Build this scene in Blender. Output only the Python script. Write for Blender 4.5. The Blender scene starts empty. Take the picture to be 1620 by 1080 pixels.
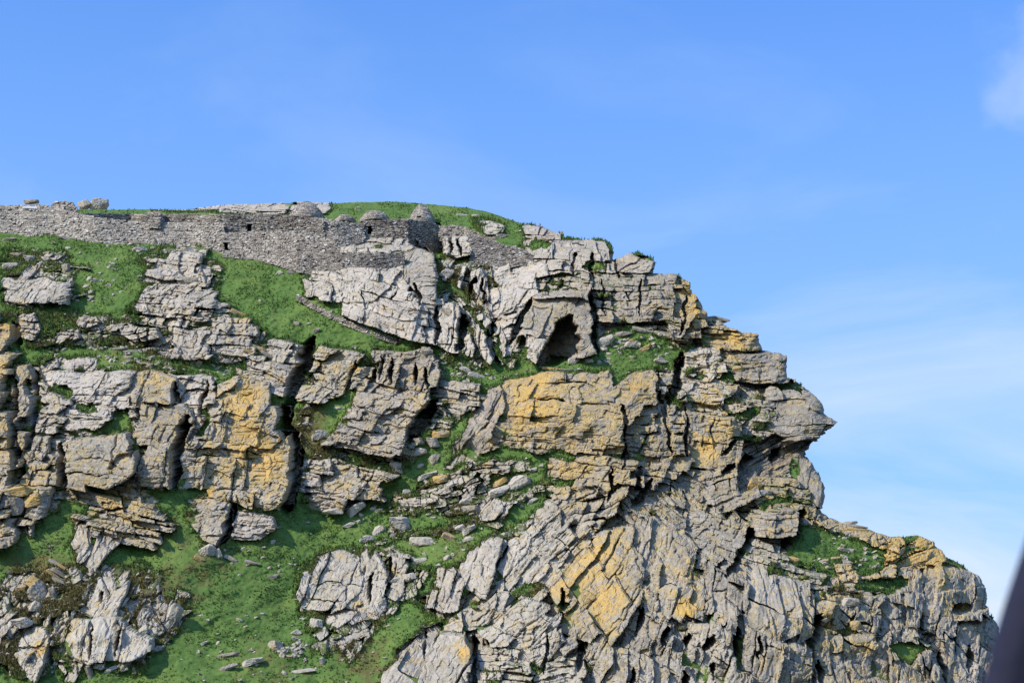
import bpy, math, random
import numpy as np
from mathutils import Matrix, Vector

rng = np.random.default_rng(7)
random.seed(7)
scene = bpy.context.scene
COL = scene.collection

# ------------------------------------------------------------------ camera, sky, sun, exposure
PITCH = math.radians(23.0)
DIST = 380.0                                    # metres to the middle of the cliff
CAM = np.array([0.0, 0.0, 3.0])
RT = np.array([1.0, 0.0, 0.0])                  # along the cliff
UP = np.array([0.0, -math.sin(PITCH), math.cos(PITCH)])   # up the cliff's leaning mean plane
FW = np.array([0.0, math.cos(PITCH), math.sin(PITCH)])    # into the hill

cam_data = bpy.data.cameras.new('camera')
cam = bpy.data.objects.new('camera', cam_data)
COL.objects.link(cam)
cam.location = CAM
cam.rotation_euler = (math.radians(90) + PITCH, 0, 0)
cam_data.sensor_width = 36.0
cam_data.lens = 36.0 * DIST / 162.0
cam_data.clip_start = 0.2
cam_data.clip_end = 6000
cam_data.dof.use_dof = True
cam_data.dof.focus_distance = 385
cam_data.dof.aperture_fstop = 8.0
scene.camera = cam

SUN_DIR = Vector((-0.74, -0.45, 0.58)).normalized()     # towards the sun
sun_el = math.asin(SUN_DIR.z)
sun_az = math.atan2(SUN_DIR.x, SUN_DIR.y)               # clockwise from +Y

world = bpy.data.worlds.new('World')
scene.world = world
world.use_nodes = True
nt = world.node_tree
nt.nodes.clear()
w_out = nt.nodes.new('ShaderNodeOutputWorld')
w_bg = nt.nodes.new('ShaderNodeBackground')
w_sky = nt.nodes.new('ShaderNodeTexSky')
w_sky.sky_type = 'NISHITA'
w_sky.sun_disc = False
w_sky.sun_elevation = sun_el
w_sky.sun_rotation = sun_az
w_sky.air_density = 1.0
w_sky.dust_density = 0.6
w_sky.ozone_density = 2.0
w_bg.inputs['Strength'].default_value = 0.11
# thin cirrus: stretched noise on the sky direction, everywhere round the sky
w_tc = nt.nodes.new('ShaderNodeTexCoord')
w_map = nt.nodes.new('ShaderNodeMapping')
w_map.inputs['Rotation'].default_value = (0.0, math.radians(24), 0.2)
w_map.inputs['Location'].default_value = (1.6226, 0.745, 1.066)
w_map.inputs['Scale'].default_value = (2.6, 2.0, 7.0)
w_n = nt.nodes.new('ShaderNodeTexNoise')
w_n.inputs['Scale'].default_value = 1.7
w_n.inputs['Detail'].default_value = 8
w_n.inputs['Roughness'].default_value = 0.55
w_n.inputs['Distortion'].default_value = 0.6
w_r = nt.nodes.new('ShaderNodeMapRange')
w_r.inputs['From Min'].default_value = 0.50
w_r.inputs['From Max'].default_value = 0.95
w_r.inputs['To Min'].default_value = 0.0
w_r.inputs['To Max'].default_value = 1.6
w_mul = nt.nodes.new('ShaderNodeMix'); w_mul.data_type = 'RGBA'; w_mul.blend_type = 'MULTIPLY'
w_mul.inputs[0].default_value = 1.0
w_mul.inputs[7].default_value = (1.12, 1.88, 2.95, 1)
w_mix = nt.nodes.new('ShaderNodeMix'); w_mix.data_type = 'RGBA'
w_mix.inputs[7].default_value = (7.0, 8.0, 9.4, 1)
L = nt.links.new
L(w_tc.outputs['Generated'], w_map.inputs['Vector'])
L(w_map.outputs['Vector'], w_n.inputs['Vector'])
L(w_n.outputs['Fac'], w_r.inputs['Value'])
L(w_sky.outputs['Color'], w_mul.inputs[6])
# paler towards the horizon, all the way round
w_sep = nt.nodes.new('ShaderNodeSeparateXYZ'); L(w_tc.outputs['Generated'], w_sep.inputs[0])
w_hz = nt.nodes.new('ShaderNodeMapRange'); w_hz.interpolation_type = 'SMOOTHSTEP'
for k_, q_ in zip(('From Min', 'From Max', 'To Min', 'To Max'), (0.20, 0.58, 0.85, 0.0)): w_hz.inputs[k_].default_value = q_
L(w_sep.outputs['Z'], w_hz.inputs['Value'])
w_mix0 = nt.nodes.new('ShaderNodeMix'); w_mix0.data_type = 'RGBA'
w_mix0.inputs[7].default_value = (4.1, 6.6, 9.8, 1)
L(w_hz.outputs[0], w_mix0.inputs[0]); L(w_mul.outputs[2], w_mix0.inputs[6])
L(w_mix0.outputs[2], w_mix.inputs[6])
w_ca = nt.nodes.new('ShaderNodeMath'); w_ca.operation = 'MULTIPLY_ADD'
w_h2 = nt.nodes.new('ShaderNodeMath'); w_h2.operation = 'POWER'; w_h2.inputs[1].default_value = 2.2
L(w_hz.outputs[0], w_h2.inputs[0])
L(w_h2.outputs[0], w_ca.inputs[0]); w_ca.inputs[1].default_value = 2.9; w_ca.inputs[2].default_value = 0.12
w_cm = nt.nodes.new('ShaderNodeMath'); w_cm.operation = 'MULTIPLY'; w_cm.use_clamp = True
L(w_ca.outputs[0], w_cm.inputs[0]); L(w_r.outputs['Result'], w_cm.inputs[1])
# one small cumulus puff high on the right
w_d = nt.nodes.new('ShaderNodeVectorMath'); w_d.operation = 'DISTANCE'; L(w_tc.outputs['Generated'], w_d.inputs[0])
_pd = FW + RT * (1662 - 810) * 16.2 / 162 / DIST + UP * (540 - 110) * 16.2 / 162 / DIST
w_d.inputs[1].default_value = tuple(_pd / np.linalg.norm(_pd))
w_pn = nt.nodes.new('ShaderNodeTexNoise'); w_pn.inputs['Scale'].default_value = 34; w_pn.inputs['Detail'].default_value = 6; L(w_tc.outputs['Generated'], w_pn.inputs['Vector'])
w_pa = nt.nodes.new('ShaderNodeMath'); w_pa.operation = 'MULTIPLY_ADD'; L(w_pn.outputs['Fac'], w_pa.inputs[0]); w_pa.inputs[1].default_value = -0.06; L(w_d.outputs['Value'], w_pa.inputs[2])
w_pr = nt.nodes.new('ShaderNodeMapRange'); w_pr.interpolation_type = 'SMOOTHSTEP'; L(w_pa.outputs[0], w_pr.inputs['Value'])
for k_, q_ in zip(('From Min', 'From Max', 'To Min', 'To Max'), (-0.024, 0.003, 0.32, 0.0)): w_pr.inputs[k_].default_value = q_
w_mx = nt.nodes.new('ShaderNodeMath'); w_mx.operation = 'MAXIMUM'; L(w_pr.outputs[0], w_mx.inputs[0]); L(w_cm.outputs[0], w_mx.inputs[1])
L(w_mx.outputs[0], w_mix.inputs[0])
L(w_mix.outputs[2], w_bg.inputs['Color'])
L(w_bg.outputs['Background'], w_out.inputs['Surface'])

sun_data = bpy.data.lights.new('sun', 'SUN')
sun_data.energy = 5.0
sun_data.angle = math.radians(0.5)
sun_data.color = (1.0, 0.93, 0.80)
sun = bpy.data.objects.new('sun', sun_data)
sun.rotation_euler = SUN_DIR.to_track_quat('Z', 'Y').to_euler()
sun.location = (-200, -150, 300)
COL.objects.link(sun)

scene.view_settings.view_transform = 'Standard'
scene.view_settings.look = 'None'
scene.view_settings.exposure = 0.0
scene.view_settings.gamma = 1.0
scene.view_settings.use_curve_mapping = False
scene.cycles.max_bounces = 3
scene.cycles.diffuse_bounces = 2
scene.cycles.use_denoising = True

# ------------------------------------------------------------------ noise and hashing (numpy)
_tabs = [np.random.default_rng(100 + i).random((256, 256)).astype(np.float32) for i in range(8)]
def vn(x, y, seed=0):
    """smooth value noise in -1..1"""
    T = _tabs[seed % 8]
    xi = np.floor(x); yi = np.floor(y)
    fx = (x - xi).astype(np.float32); fy = (y - yi).astype(np.float32)
    xi = xi.astype(np.int64) + 37 * seed; yi = yi.astype(np.int64) + 91 * seed
    fx = fx * fx * fx * (fx * (fx * 6 - 15) + 10); fy = fy * fy * fy * (fy * (fy * 6 - 15) + 10)
    x0 = xi & 255; x1 = (xi + 1) & 255; y0 = yi & 255; y1 = (yi + 1) & 255
    v = (T[x0, y0] * (1 - fx) + T[x1, y0] * fx) * (1 - fy) + (T[x0, y1] * (1 - fx) + T[x1, y1] * fx) * fy
    return v * 2 - 1
def fbm(x, y, o=4, seed=0, gain=0.5):
    r = 0; amp = 1.0; tot = 0
    for i in range(o):
        r = r + amp * vn(x * 2.03 ** i + 17.3 * i, y * 2.03 ** i - 9.1 * i, seed + i)
        tot += amp; amp *= gain
    return r / tot * 1.4
def hsh(*k):
    h = np.uint32(2166136261)
    with np.errstate(over='ignore'):
        for v in k:
            v = np.asarray(v).astype(np.int64).astype(np.uint32)
            h = (h ^ v) * np.uint32(2654435761)
            h = h ^ (h >> np.uint32(15)); h = h * np.uint32(2246822519); h = h ^ (h >> np.uint32(13))
    return (h & np.uint32(0xFFFFFF)).astype(np.float64) / float(0x1000000)
def ss(a, b, x):
    t = np.clip((x - a) / (b - a), 0, 1)
    return t * t * (3 - 2 * t)
def pts(s):
    return np.array([[float(c) for c in p.split(',')] for p in s.split()])
def pip(poly, x, y):
    inside = np.zeros(x.shape, bool)
    n = len(poly)
    for i in range(n):
        x1, y1 = poly[i]; x2, y2 = poly[(i + 1) % n]
        if y1 == y2: continue
        c = ((y1 > y) != (y2 > y)) & (x < (x2 - x1) * (y - y1) / (y2 - y1) + x1)
        inside ^= c
    return inside
def seg_dist(poly, x, y, closed=True, nearest=False):
    best = np.full(x.shape, 1e9); bx = np.zeros(x.shape); by = np.zeros(x.shape); pos = np.zeros(x.shape)
    n = len(poly)
    for i in range(n if closed else n - 1):
        x1, y1 = poly[i][:2]; x2, y2 = poly[(i + 1) % n][:2]
        dx, dy = x2 - x1, y2 - y1
        l2 = dx * dx + dy * dy + 1e-9
        t = np.clip(((x - x1) * dx + (y - y1) * dy) / l2, 0, 1)
        px = x1 + t * dx; py = y1 + t * dy
        d = np.hypot(x - px, y - py)
        m = d < best
        best = np.where(m, d, best)
        if nearest:
            bx = np.where(m, px, bx); by = np.where(m, py, by); pos = np.where(m, i + t, pos)
    return (best, bx, by, pos) if nearest else best

# ------------------------------------------------------------------ the hill's mean form
# The hill is set out like a surveyor's elevation drawing of a leaning face: u, v are drawing
# units (10 to the metre at 380 m), a, b metres along and up the leaning plane, t metres into the hill.
_v = np.arange(150, 1400, 5.0)
_t = np.interp(_v, [150, 300, 350, 400, 480, 560, 650, 750, 850, 950, 1050, 1150, 1400],
                   [560, 462, 438, 421, 405, 394, 381, 369, 357, 345, 333, 321, 290])
_k = np.exp(-0.5 * (np.arange(-12, 13) / 4.5) ** 2); _k /= _k.sum()
_t = np.convolve(np.pad(_t, 12, mode='edge'), _k, mode='valid')
def tmean(u, v):
    t = np.interp(v, _v, _t)
    def g(cu, cv, su, sv): return np.exp(-0.5 * (((u - cu) / su) ** 2 + ((v - cv) / sv) ** 2))
    t = t - 5 * g(180, 690, 190, 90) - 7 * g(900, 660, 160, 90) + 5 * g(520, 880, 110, 120) \
          - 9 * g(1120, 960, 260, 110) + 3 * g(720, 760, 120, 60) - 3 * g(160, 960, 130, 60) \
          - 6 * g(1000, 460, 130, 60) - 4 * g(590, 470, 90, 60)
    t = t + 12 * np.clip((u - 1150) / 420, 0, 2) ** 2
    return t

STEP = 0.13
A = np.arange(-108, 78, STEP); B = np.arange(-54, 29, STEP)
ga, gb = np.meshgrid(A, B)                       # node [row, column]
NB, NA = ga.shape
t0 = np.full(ga.shape, DIST)
for _ in range(9):
    gu = 810 + 10 * ga * DIST / t0
    gv = 540 - 10 * gb * DIST / t0
    t0 = 0.4 * t0 + 0.6 * tmean(gu, gv)

def node_of(u, v, t=None):
    t = tmean(np.array(u, float), np.array(v, float)) if t is None else t
    a = (u - 810) / 10 * t / DIST; b = (540 - v) / 10 * t / DIST
    j = int(np.clip(round((a - A[0]) / STEP), 0, NA - 1)); i = int(np.clip(round((b - B[0]) / STEP), 0, NB - 1))
    return i, j
def world_pt(a, b, t):
    return CAM + np.multiply.outer(a, RT) + np.multiply.outer(b, UP) + np.multiply.outer(t, FW)
def survey(u, v, t):
    return world_pt((np.asarray(u, float) - 810) / 10 * t / DIST, (540 - np.asarray(v, float)) / 10 * t / DIST, t)

# ------------------------------------------------------------------ object helpers
def tag(o, label=None, cat=None, group=None, kind=None):
    if label: o['label'] = label
    if cat: o['category'] = cat
    if group: o['group'] = group
    if kind or cat: o['kind'] = kind or 'thing'
    return o
def empty(name, loc):
    o = bpy.data.objects.new(name, None)
    o.location = loc; o.empty_display_size = 0.5
    COL.objects.link(o)
    return o
def make_mesh(name, verts, loops, sizes, mat, smooth=False, attrs=None):
    """verts (n,3), loops flat vertex indices, sizes = corners per face"""
    me = bpy.data.meshes.new(name)
    verts = np.ascontiguousarray(verts, np.float32)
    loops = np.ascontiguousarray(loops, np.int32)
    sizes = np.ascontiguousarray(sizes, np.int32)
    me.vertices.add(len(verts)); me.vertices.foreach_set('co', verts.ravel())
    me.loops.add(len(loops)); me.loops.foreach_set('vertex_index', loops)
    me.polygons.add(len(sizes))
    st = np.zeros(len(sizes), np.int32); st[1:] = np.cumsum(sizes)[:-1]
    me.polygons.foreach_set('loop_start', st)
    me.update(calc_edges=True)
    if smooth:
        me.polygons.foreach_set('use_smooth', np.ones(len(sizes), bool))
    else:
        me.polygons.foreach_set('use_smooth', np.zeros(len(sizes), bool))
    for an, (typ, dat) in (attrs or {}).items():
        at = me.attributes.new(an, typ, 'POINT')
        at.data.foreach_set('color' if typ == 'FLOAT_COLOR' else 'vector', np.ascontiguousarray(dat, np.float32).ravel())
    if mat: me.materials.append(mat)
    return me
def link(name, me, parent=None, loc=None):
    o = bpy.data.objects.new(name, me)
    if loc is not None: o.location = loc
    if parent is not None: o.parent = parent
    COL.objects.link(o)
    return o

# ------------------------------------------------------------------ materials
class NT:
    def __init__(s, name):
        s.m = bpy.data.materials.new(name); s.m.use_nodes = True
        s.t = s.m.node_tree; s.t.nodes.clear()
        s.out = s.t.nodes.new('ShaderNodeOutputMaterial'); s.b = s.t.nodes.new('ShaderNodeBsdfPrincipled')
        s.t.links.new(s.b.outputs[0], s.out.inputs[0])
        s.b.inputs['Specular IOR Level'].default_value = 0.2
        s.b.inputs['Roughness'].default_value = 0.9
    def n(s, typ, **kw):
        x = s.t.nodes.new(typ)
        for k, v in kw.items(): setattr(x, k, v)
        return x
    def l(s, a, b): s.t.links.new(a, b)
    def noise(s, vec, scale, detail=5, rough=0.55, dist=0.0):
        x = s.n('ShaderNodeTexNoise')
        x.inputs['Scale'].default_value = scale; x.inputs['Detail'].default_value = detail
        x.inputs['Roughness'].default_value = rough; x.inputs['Distortion'].default_value = dist
        if vec is not None: s.l(vec, x.inputs['Vector'])
        return x.outputs['Fac']
    def vmul(s, vec, k):
        x = s.n('ShaderNodeVectorMath', operation='MULTIPLY'); s.l(vec, x.inputs[0]); x.inputs[1].default_value = k
        return x.outputs[0]
    def math(s, op, a, b=None, clamp=False):
        x = s.n('ShaderNodeMath', operation=op); x.use_clamp = clamp
        for i, q in enumerate((a, b)):
            if q is None: continue
            if isinstance(q, (int, float)): x.inputs[i].default_value = q
            else: s.l(q, x.inputs[i])
        return x.outputs[0]
    def rng(s, v, a, b, c=0.0, d=1.0):
        x = s.n('ShaderNodeMapRange', interpolation_type='SMOOTHSTEP'); s.l(v, x.inputs['Value'])
        for k, q in zip(('From Min', 'From Max', 'To Min', 'To Max'), (a, b, c, d)): x.inputs[k].default_value = q
        return x.outputs['Result']
    def mix(s, f, a, b, blend='MIX'):
        x = s.n('ShaderNodeMix', data_type='RGBA', blend_type=blend)
        for i, q in ((0, f), (6, a), (7, b)):
            if isinstance(q, (int, float)): x.inputs[i].default_value = q
            elif isinstance(q, tuple): x.inputs[i].default_value = q + (1.0,)
            else: s.l(q, x.inputs[i])
        return x.outputs[2]
    def bump(s, h, strength=0.4, dist=0.1):
        x = s.n('ShaderNodeBump'); x.inputs['Strength'].default_value = strength; x.inputs['Distance'].default_value = dist
        s.l(h, x.inputs['Height']); s.l(x.outputs[0], s.b.inputs['Normal'])

def rock_material():
    k = NT('weathered_rock')
    pos = k.n('ShaderNodeNewGeometry').outputs['Position']
    nrm = k.n('ShaderNodeNewGeometry').outputs['Normal']
    at = k.n('ShaderNodeAttribute', attribute_name='tint')
    sx = k.n('ShaderNodeSeparateColor'); k.l(at.outputs['Color'], sx.inputs[0])
    lich, warm, pale, moss = sx.outputs[0], sx.outputs[1], sx.outputs[2], at.outputs['Alpha']
    st = k.n('ShaderNodeAttribute', attribute_name='strata').outputs['Vector']
    n_big = k.noise(pos, 0.22, 4)
    n_mid = k.noise(pos, 1.3, 6, 0.65)
    n_fine = k.noise(pos, 6.0, 4, 0.7)
    n_str = k.noise(k.vmul(st, (0.22, 2.4, 0.3)), 1.0, 5, 0.6)
    n_fab = k.noise(k.vmul(st, (0.6, 6.5, 0.6)), 1.0, 3, 0.6)
    v = k.math('ADD', k.math('MULTIPLY', n_mid, 0.65), k.math('MULTIPLY', n_str, 0.55))
    v = k.math('ADD', v, k.math('MULTIPLY', k.math('SUBTRACT', n_fine, 0.5), 0.5))
    v = k.math('ADD', v, k.math('MULTIPLY', k.math('SUBTRACT', pale, 0.55), 0.62))
    c = k.mix(k.rng(v, 0.22, 1.0), (0.132, 0.112, 0.082), (0.480, 0.420, 0.333))
    # pinkish grey sandstone in some beds
    c = k.mix(k.math('MULTIPLY', warm, k.rng(n_big, 0.3, 0.6), clamp=True), c, k.mix(k.rng(v, 0.25, 0.95), (0.17, 0.132, 0.104), (0.50, 0.42, 0.345)))
    # olive film of old lichen
    olive = k.math('MULTIPLY', k.rng(k.noise(pos, 0.55, 5, 0.65), 0.40, 0.62), k.math('ADD', k.math('MULTIPLY', lich, 0.8), 0.10), clamp=True)
    c = k.mix(k.math('MULTIPLY', olive, 0.8), c, k.mix(n_mid, (0.17, 0.155, 0.085), (0.40, 0.36, 0.22)))
    # ochre lichen crusts
    q = k.math('ADD', k.math('MULTIPLY', k.noise(pos, 0.55, 6, 0.65, 0.3), 0.62), k.math('MULTIPLY', k.noise(pos, 3.6, 8, 0.8), 0.95))
    q = k.math('ADD', q, k.math('MULTIPLY', lich, 0.155))
    lc = k.mix(k.rng(n_fine, 0.35, 0.65), (0.34, 0.225, 0.075), (0.58, 0.385, 0.12))
    lc = k.mix(k.rng(lich, 0.85, 1.3), lc, k.mix(n_fine, (0.48, 0.26, 0.045), (0.66, 0.40, 0.07)))
    c = k.mix(k.math('MULTIPLY', k.rng(q, 0.885, 0.925), 0.75), c, lc)
    # pale crustose spots and guano specks
    c = k.mix(k.math('MULTIPLY', k.rng(k.noise(pos, 3.1, 4, 0.6), 0.58, 0.68), 0.55), c, (0.56, 0.54, 0.50))
    # dark water stains running down
    stain = k.noise(k.vmul(pos, (1.5, 1.0, 0.16)), 1.0, 4, 0.6)
    c = k.mix(k.math('MULTIPLY', k.rng(stain, 0.56, 0.72), 0.42), c, (0.10, 0.095, 0.085))
    # thin dark bedding seams
    c = k.mix(k.math('MULTIPLY', k.rng(n_fab, 0.43, 0.30), 0.55), c, (0.11, 0.10, 0.088))
    # moss and turf on flat tops
    sn = k.n('ShaderNodeSeparateXYZ'); k.l(nrm, sn.inputs[0])
    mm = k.math('ADD', k.math('MULTIPLY', sn.outputs[2], 0.55), k.math('MULTIPLY', k.noise(pos, 0.7, 5, 0.65), 0.9))
    mm = k.math('ADD', mm, k.math('MULTIPLY', moss, 0.35))
    c = k.mix(k.rng(mm, 1.02, 1.14), c, k.mix(n_fine, (0.055, 0.075, 0.018), (0.13, 0.15, 0.045)))
    k.l(c, k.b.inputs['Base Color'])
    hh = k.math('ADD', k.math('MULTIPLY', n_fab, 0.6), k.math('ADD', k.math('MULTIPLY', n_fine, 0.5), k.math('MULTIPLY', n_mid, 0.8)))
    k.bump(hh, 0.55, 0.11)
    return k.m
def grass_material():
    k = NT('turf')
    pos = k.n('ShaderNodeNewGeometry').outputs['Position']
    at = k.n('ShaderNodeAttribute', attribute_name='tint')
    sx = k.n('ShaderNodeSeparateColor'); k.l(at.outputs['Color'], sx.inputs[0])
    dry, soil = sx.outputs[0], sx.outputs[1]
    n1 = k.noise(pos, 0.12, 5, 0.6); n2 = k.noise(pos, 0.9, 6, 0.65); n3 = k.noise(pos, 4.0, 4, 0.7)
    c = k.mix(k.rng(k.math('ADD', k.math('MULTIPLY', n2, 0.6), k.math('MULTIPLY', n3, 0.4)), 0.3, 0.7), (0.060, 0.110, 0.025), (0.134, 0.216, 0.052))
    c = k.mix(k.rng(n1, 0.45, 0.7, 0.0, 0.6), c, (0.175, 0.225, 0.055))
    c = k.mix(k.rng(k.noise(pos, 0.28, 6, 0.7, 0.5), 0.52, 0.68, 0.0, 0.6), c, (0.045, 0.088, 0.020))
    c = k.mix(k.rng(k.noise(k.vmul(pos, (1.6, 0.5, 0.5)), 1.0, 5, 0.7), 0.56, 0.72, 0.0, 0.45), c, (0.20, 0.185, 0.065))
    d = k.math('ADD', k.math('MULTIPLY', dry, 0.55), k.noise(pos, 0.45, 6, 0.7))
    c = k.mix(k.rng(d, 0.60, 0.84, 0, 0.85), c, k.mix(n3, (0.10, 0.070, 0.028), (0.17, 0.125, 0.05)))
    s = k.math('ADD', k.math('MULTIPLY', soil, 0.5), k.noise(pos, 0.8, 5, 0.7))
    c = k.mix(k.rng(s, 0.86, 1.0), c, k.mix(n3, (0.045, 0.035, 0.026), (0.13, 0.105, 0.08)))
    k.l(c, k.b.inputs['Base Color'])
    k.b.inputs['Specular IOR Level'].default_value = 0.1
    k.bump(k.math('ADD', n3, n2), 0.6, 0.15)
    return k.m
def masonry_material(name='drystone', tone=(0.22, 0.18, 0.145), amt=.6):
    k = NT(name)
    g = k.n('ShaderNodeNewGeometry')
    pos = g.outputs['Position']; r = g.outputs['Random Per Island']
    c = k.mix(k.rng(r, 0.0, 1.0), (0.20, 0.172, 0.138), (0.58, 0.505, 0.41))
    c = k.mix(k.rng(k.noise(pos, 0.35, 5, 0.6), 0.45, 0.68, amt * .5, amt), c, tone)
    c = k.mix(k.rng(r, 0.965, 0.99), c, (0.62, 0.59, 0.54))
    c = k.mix(k.rng(k.noise(pos, 0.6, 5, 0.7), 0.62, 0.72, 0, 0.5), c, (0.20, 0.20, 0.10))
    k.l(c, k.b.inputs['Base Color'])
    k.bump(k.noise(pos, 7, 4, 0.7), 0.6, 0.08)
    return k.m
def plain_material(name, c1, c2, scale, rough=0.8):
    k = NT(name)
    pos = k.n('ShaderNodeTexCoord').outputs['Object']
    n = k.noise(pos, scale, 5)
    k.l(k.mix(n, c1, c2), k.b.inputs['Base Color'])
    k.b.inputs['Roughness'].default_value = rough
    k.bump(n, 0.2, 0.02)
    return k.m
ROCK = rock_material(); TURF = grass_material(); DRY = masonry_material(); DRYP = masonry_material('pale_drystone', (0.34, 0.295, 0.24), .7); DRYB = masonry_material('brown_drystone', (0.135, 0.108, 0.088), .8)
DARKSTONE = plain_material('shaded_core_stone', (0.05, 0.045, 0.04), (0.10, 0.09, 0.08), 3)  # darkened stone colour: shade put into wall gaps, hut cores and doorways
WHITE = plain_material('white_painted_sheet', (0.72, 0.74, 0.76), (0.82, 0.83, 0.84), 1.5, 0.5)
NAVY = plain_material('dark_navy_canvas', (0.012, 0.012, 0.026), (0.02, 0.02, 0.04), 30, 0.8)
SEA = plain_material('sea_water', (0.01, 0.03, 0.05), (0.02, 0.05, 0.07), 0.3, 0.15)
# ------------------------------------------------------------------ survey of the headland (drawing units)
SKYLINE = pts("-170,332 -60,328 0,326 40,325 85,326 125,331 175,331 225,330 285,331 330,326 370,322 400,322 440,320 475,319 520,321 560,319 620,318 680,322 "
  "730,327 770,334 800,344 832,355 858,355 862,358 872,366 885,369 897,376 935,377 952,378 966,382 972,392 973,409 982,405 995,401 1010,400 1022,402 1032,408 1036,414 1036,432 1060,434 "
  "1078,437 1084,443 1094,448 1093,462 1103,468 1112,482 1118,500 1140,507 1152,520 1180,526 1197,528 1199,538 1204,552 1216,556 1243,562 1243,580 1241,596 1252,598 1272,614 1290,628 "
  "1300,640 1301,652 1312,661 1323,668 1319,674 1304,680 1307,686 1295,692 1284,703 1283,712 1278,716 1280,726 1291,742 1298,755 1306,772 1304,790 1302,809 1313,818 1330,827 1350,834 1378,838 "
  "1390,845 1420,853 1440,850 1457,850 1475,854 1483,865 1491,872 1497,882 1510,888 1521,893 1535,903 1547,911 1555,925 1558,940 1557,955 1562,968 1575,979 1582,990 1585,1010 1592,1060 1600,1110 1615,1200 1640,1300 -170,1300")

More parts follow.
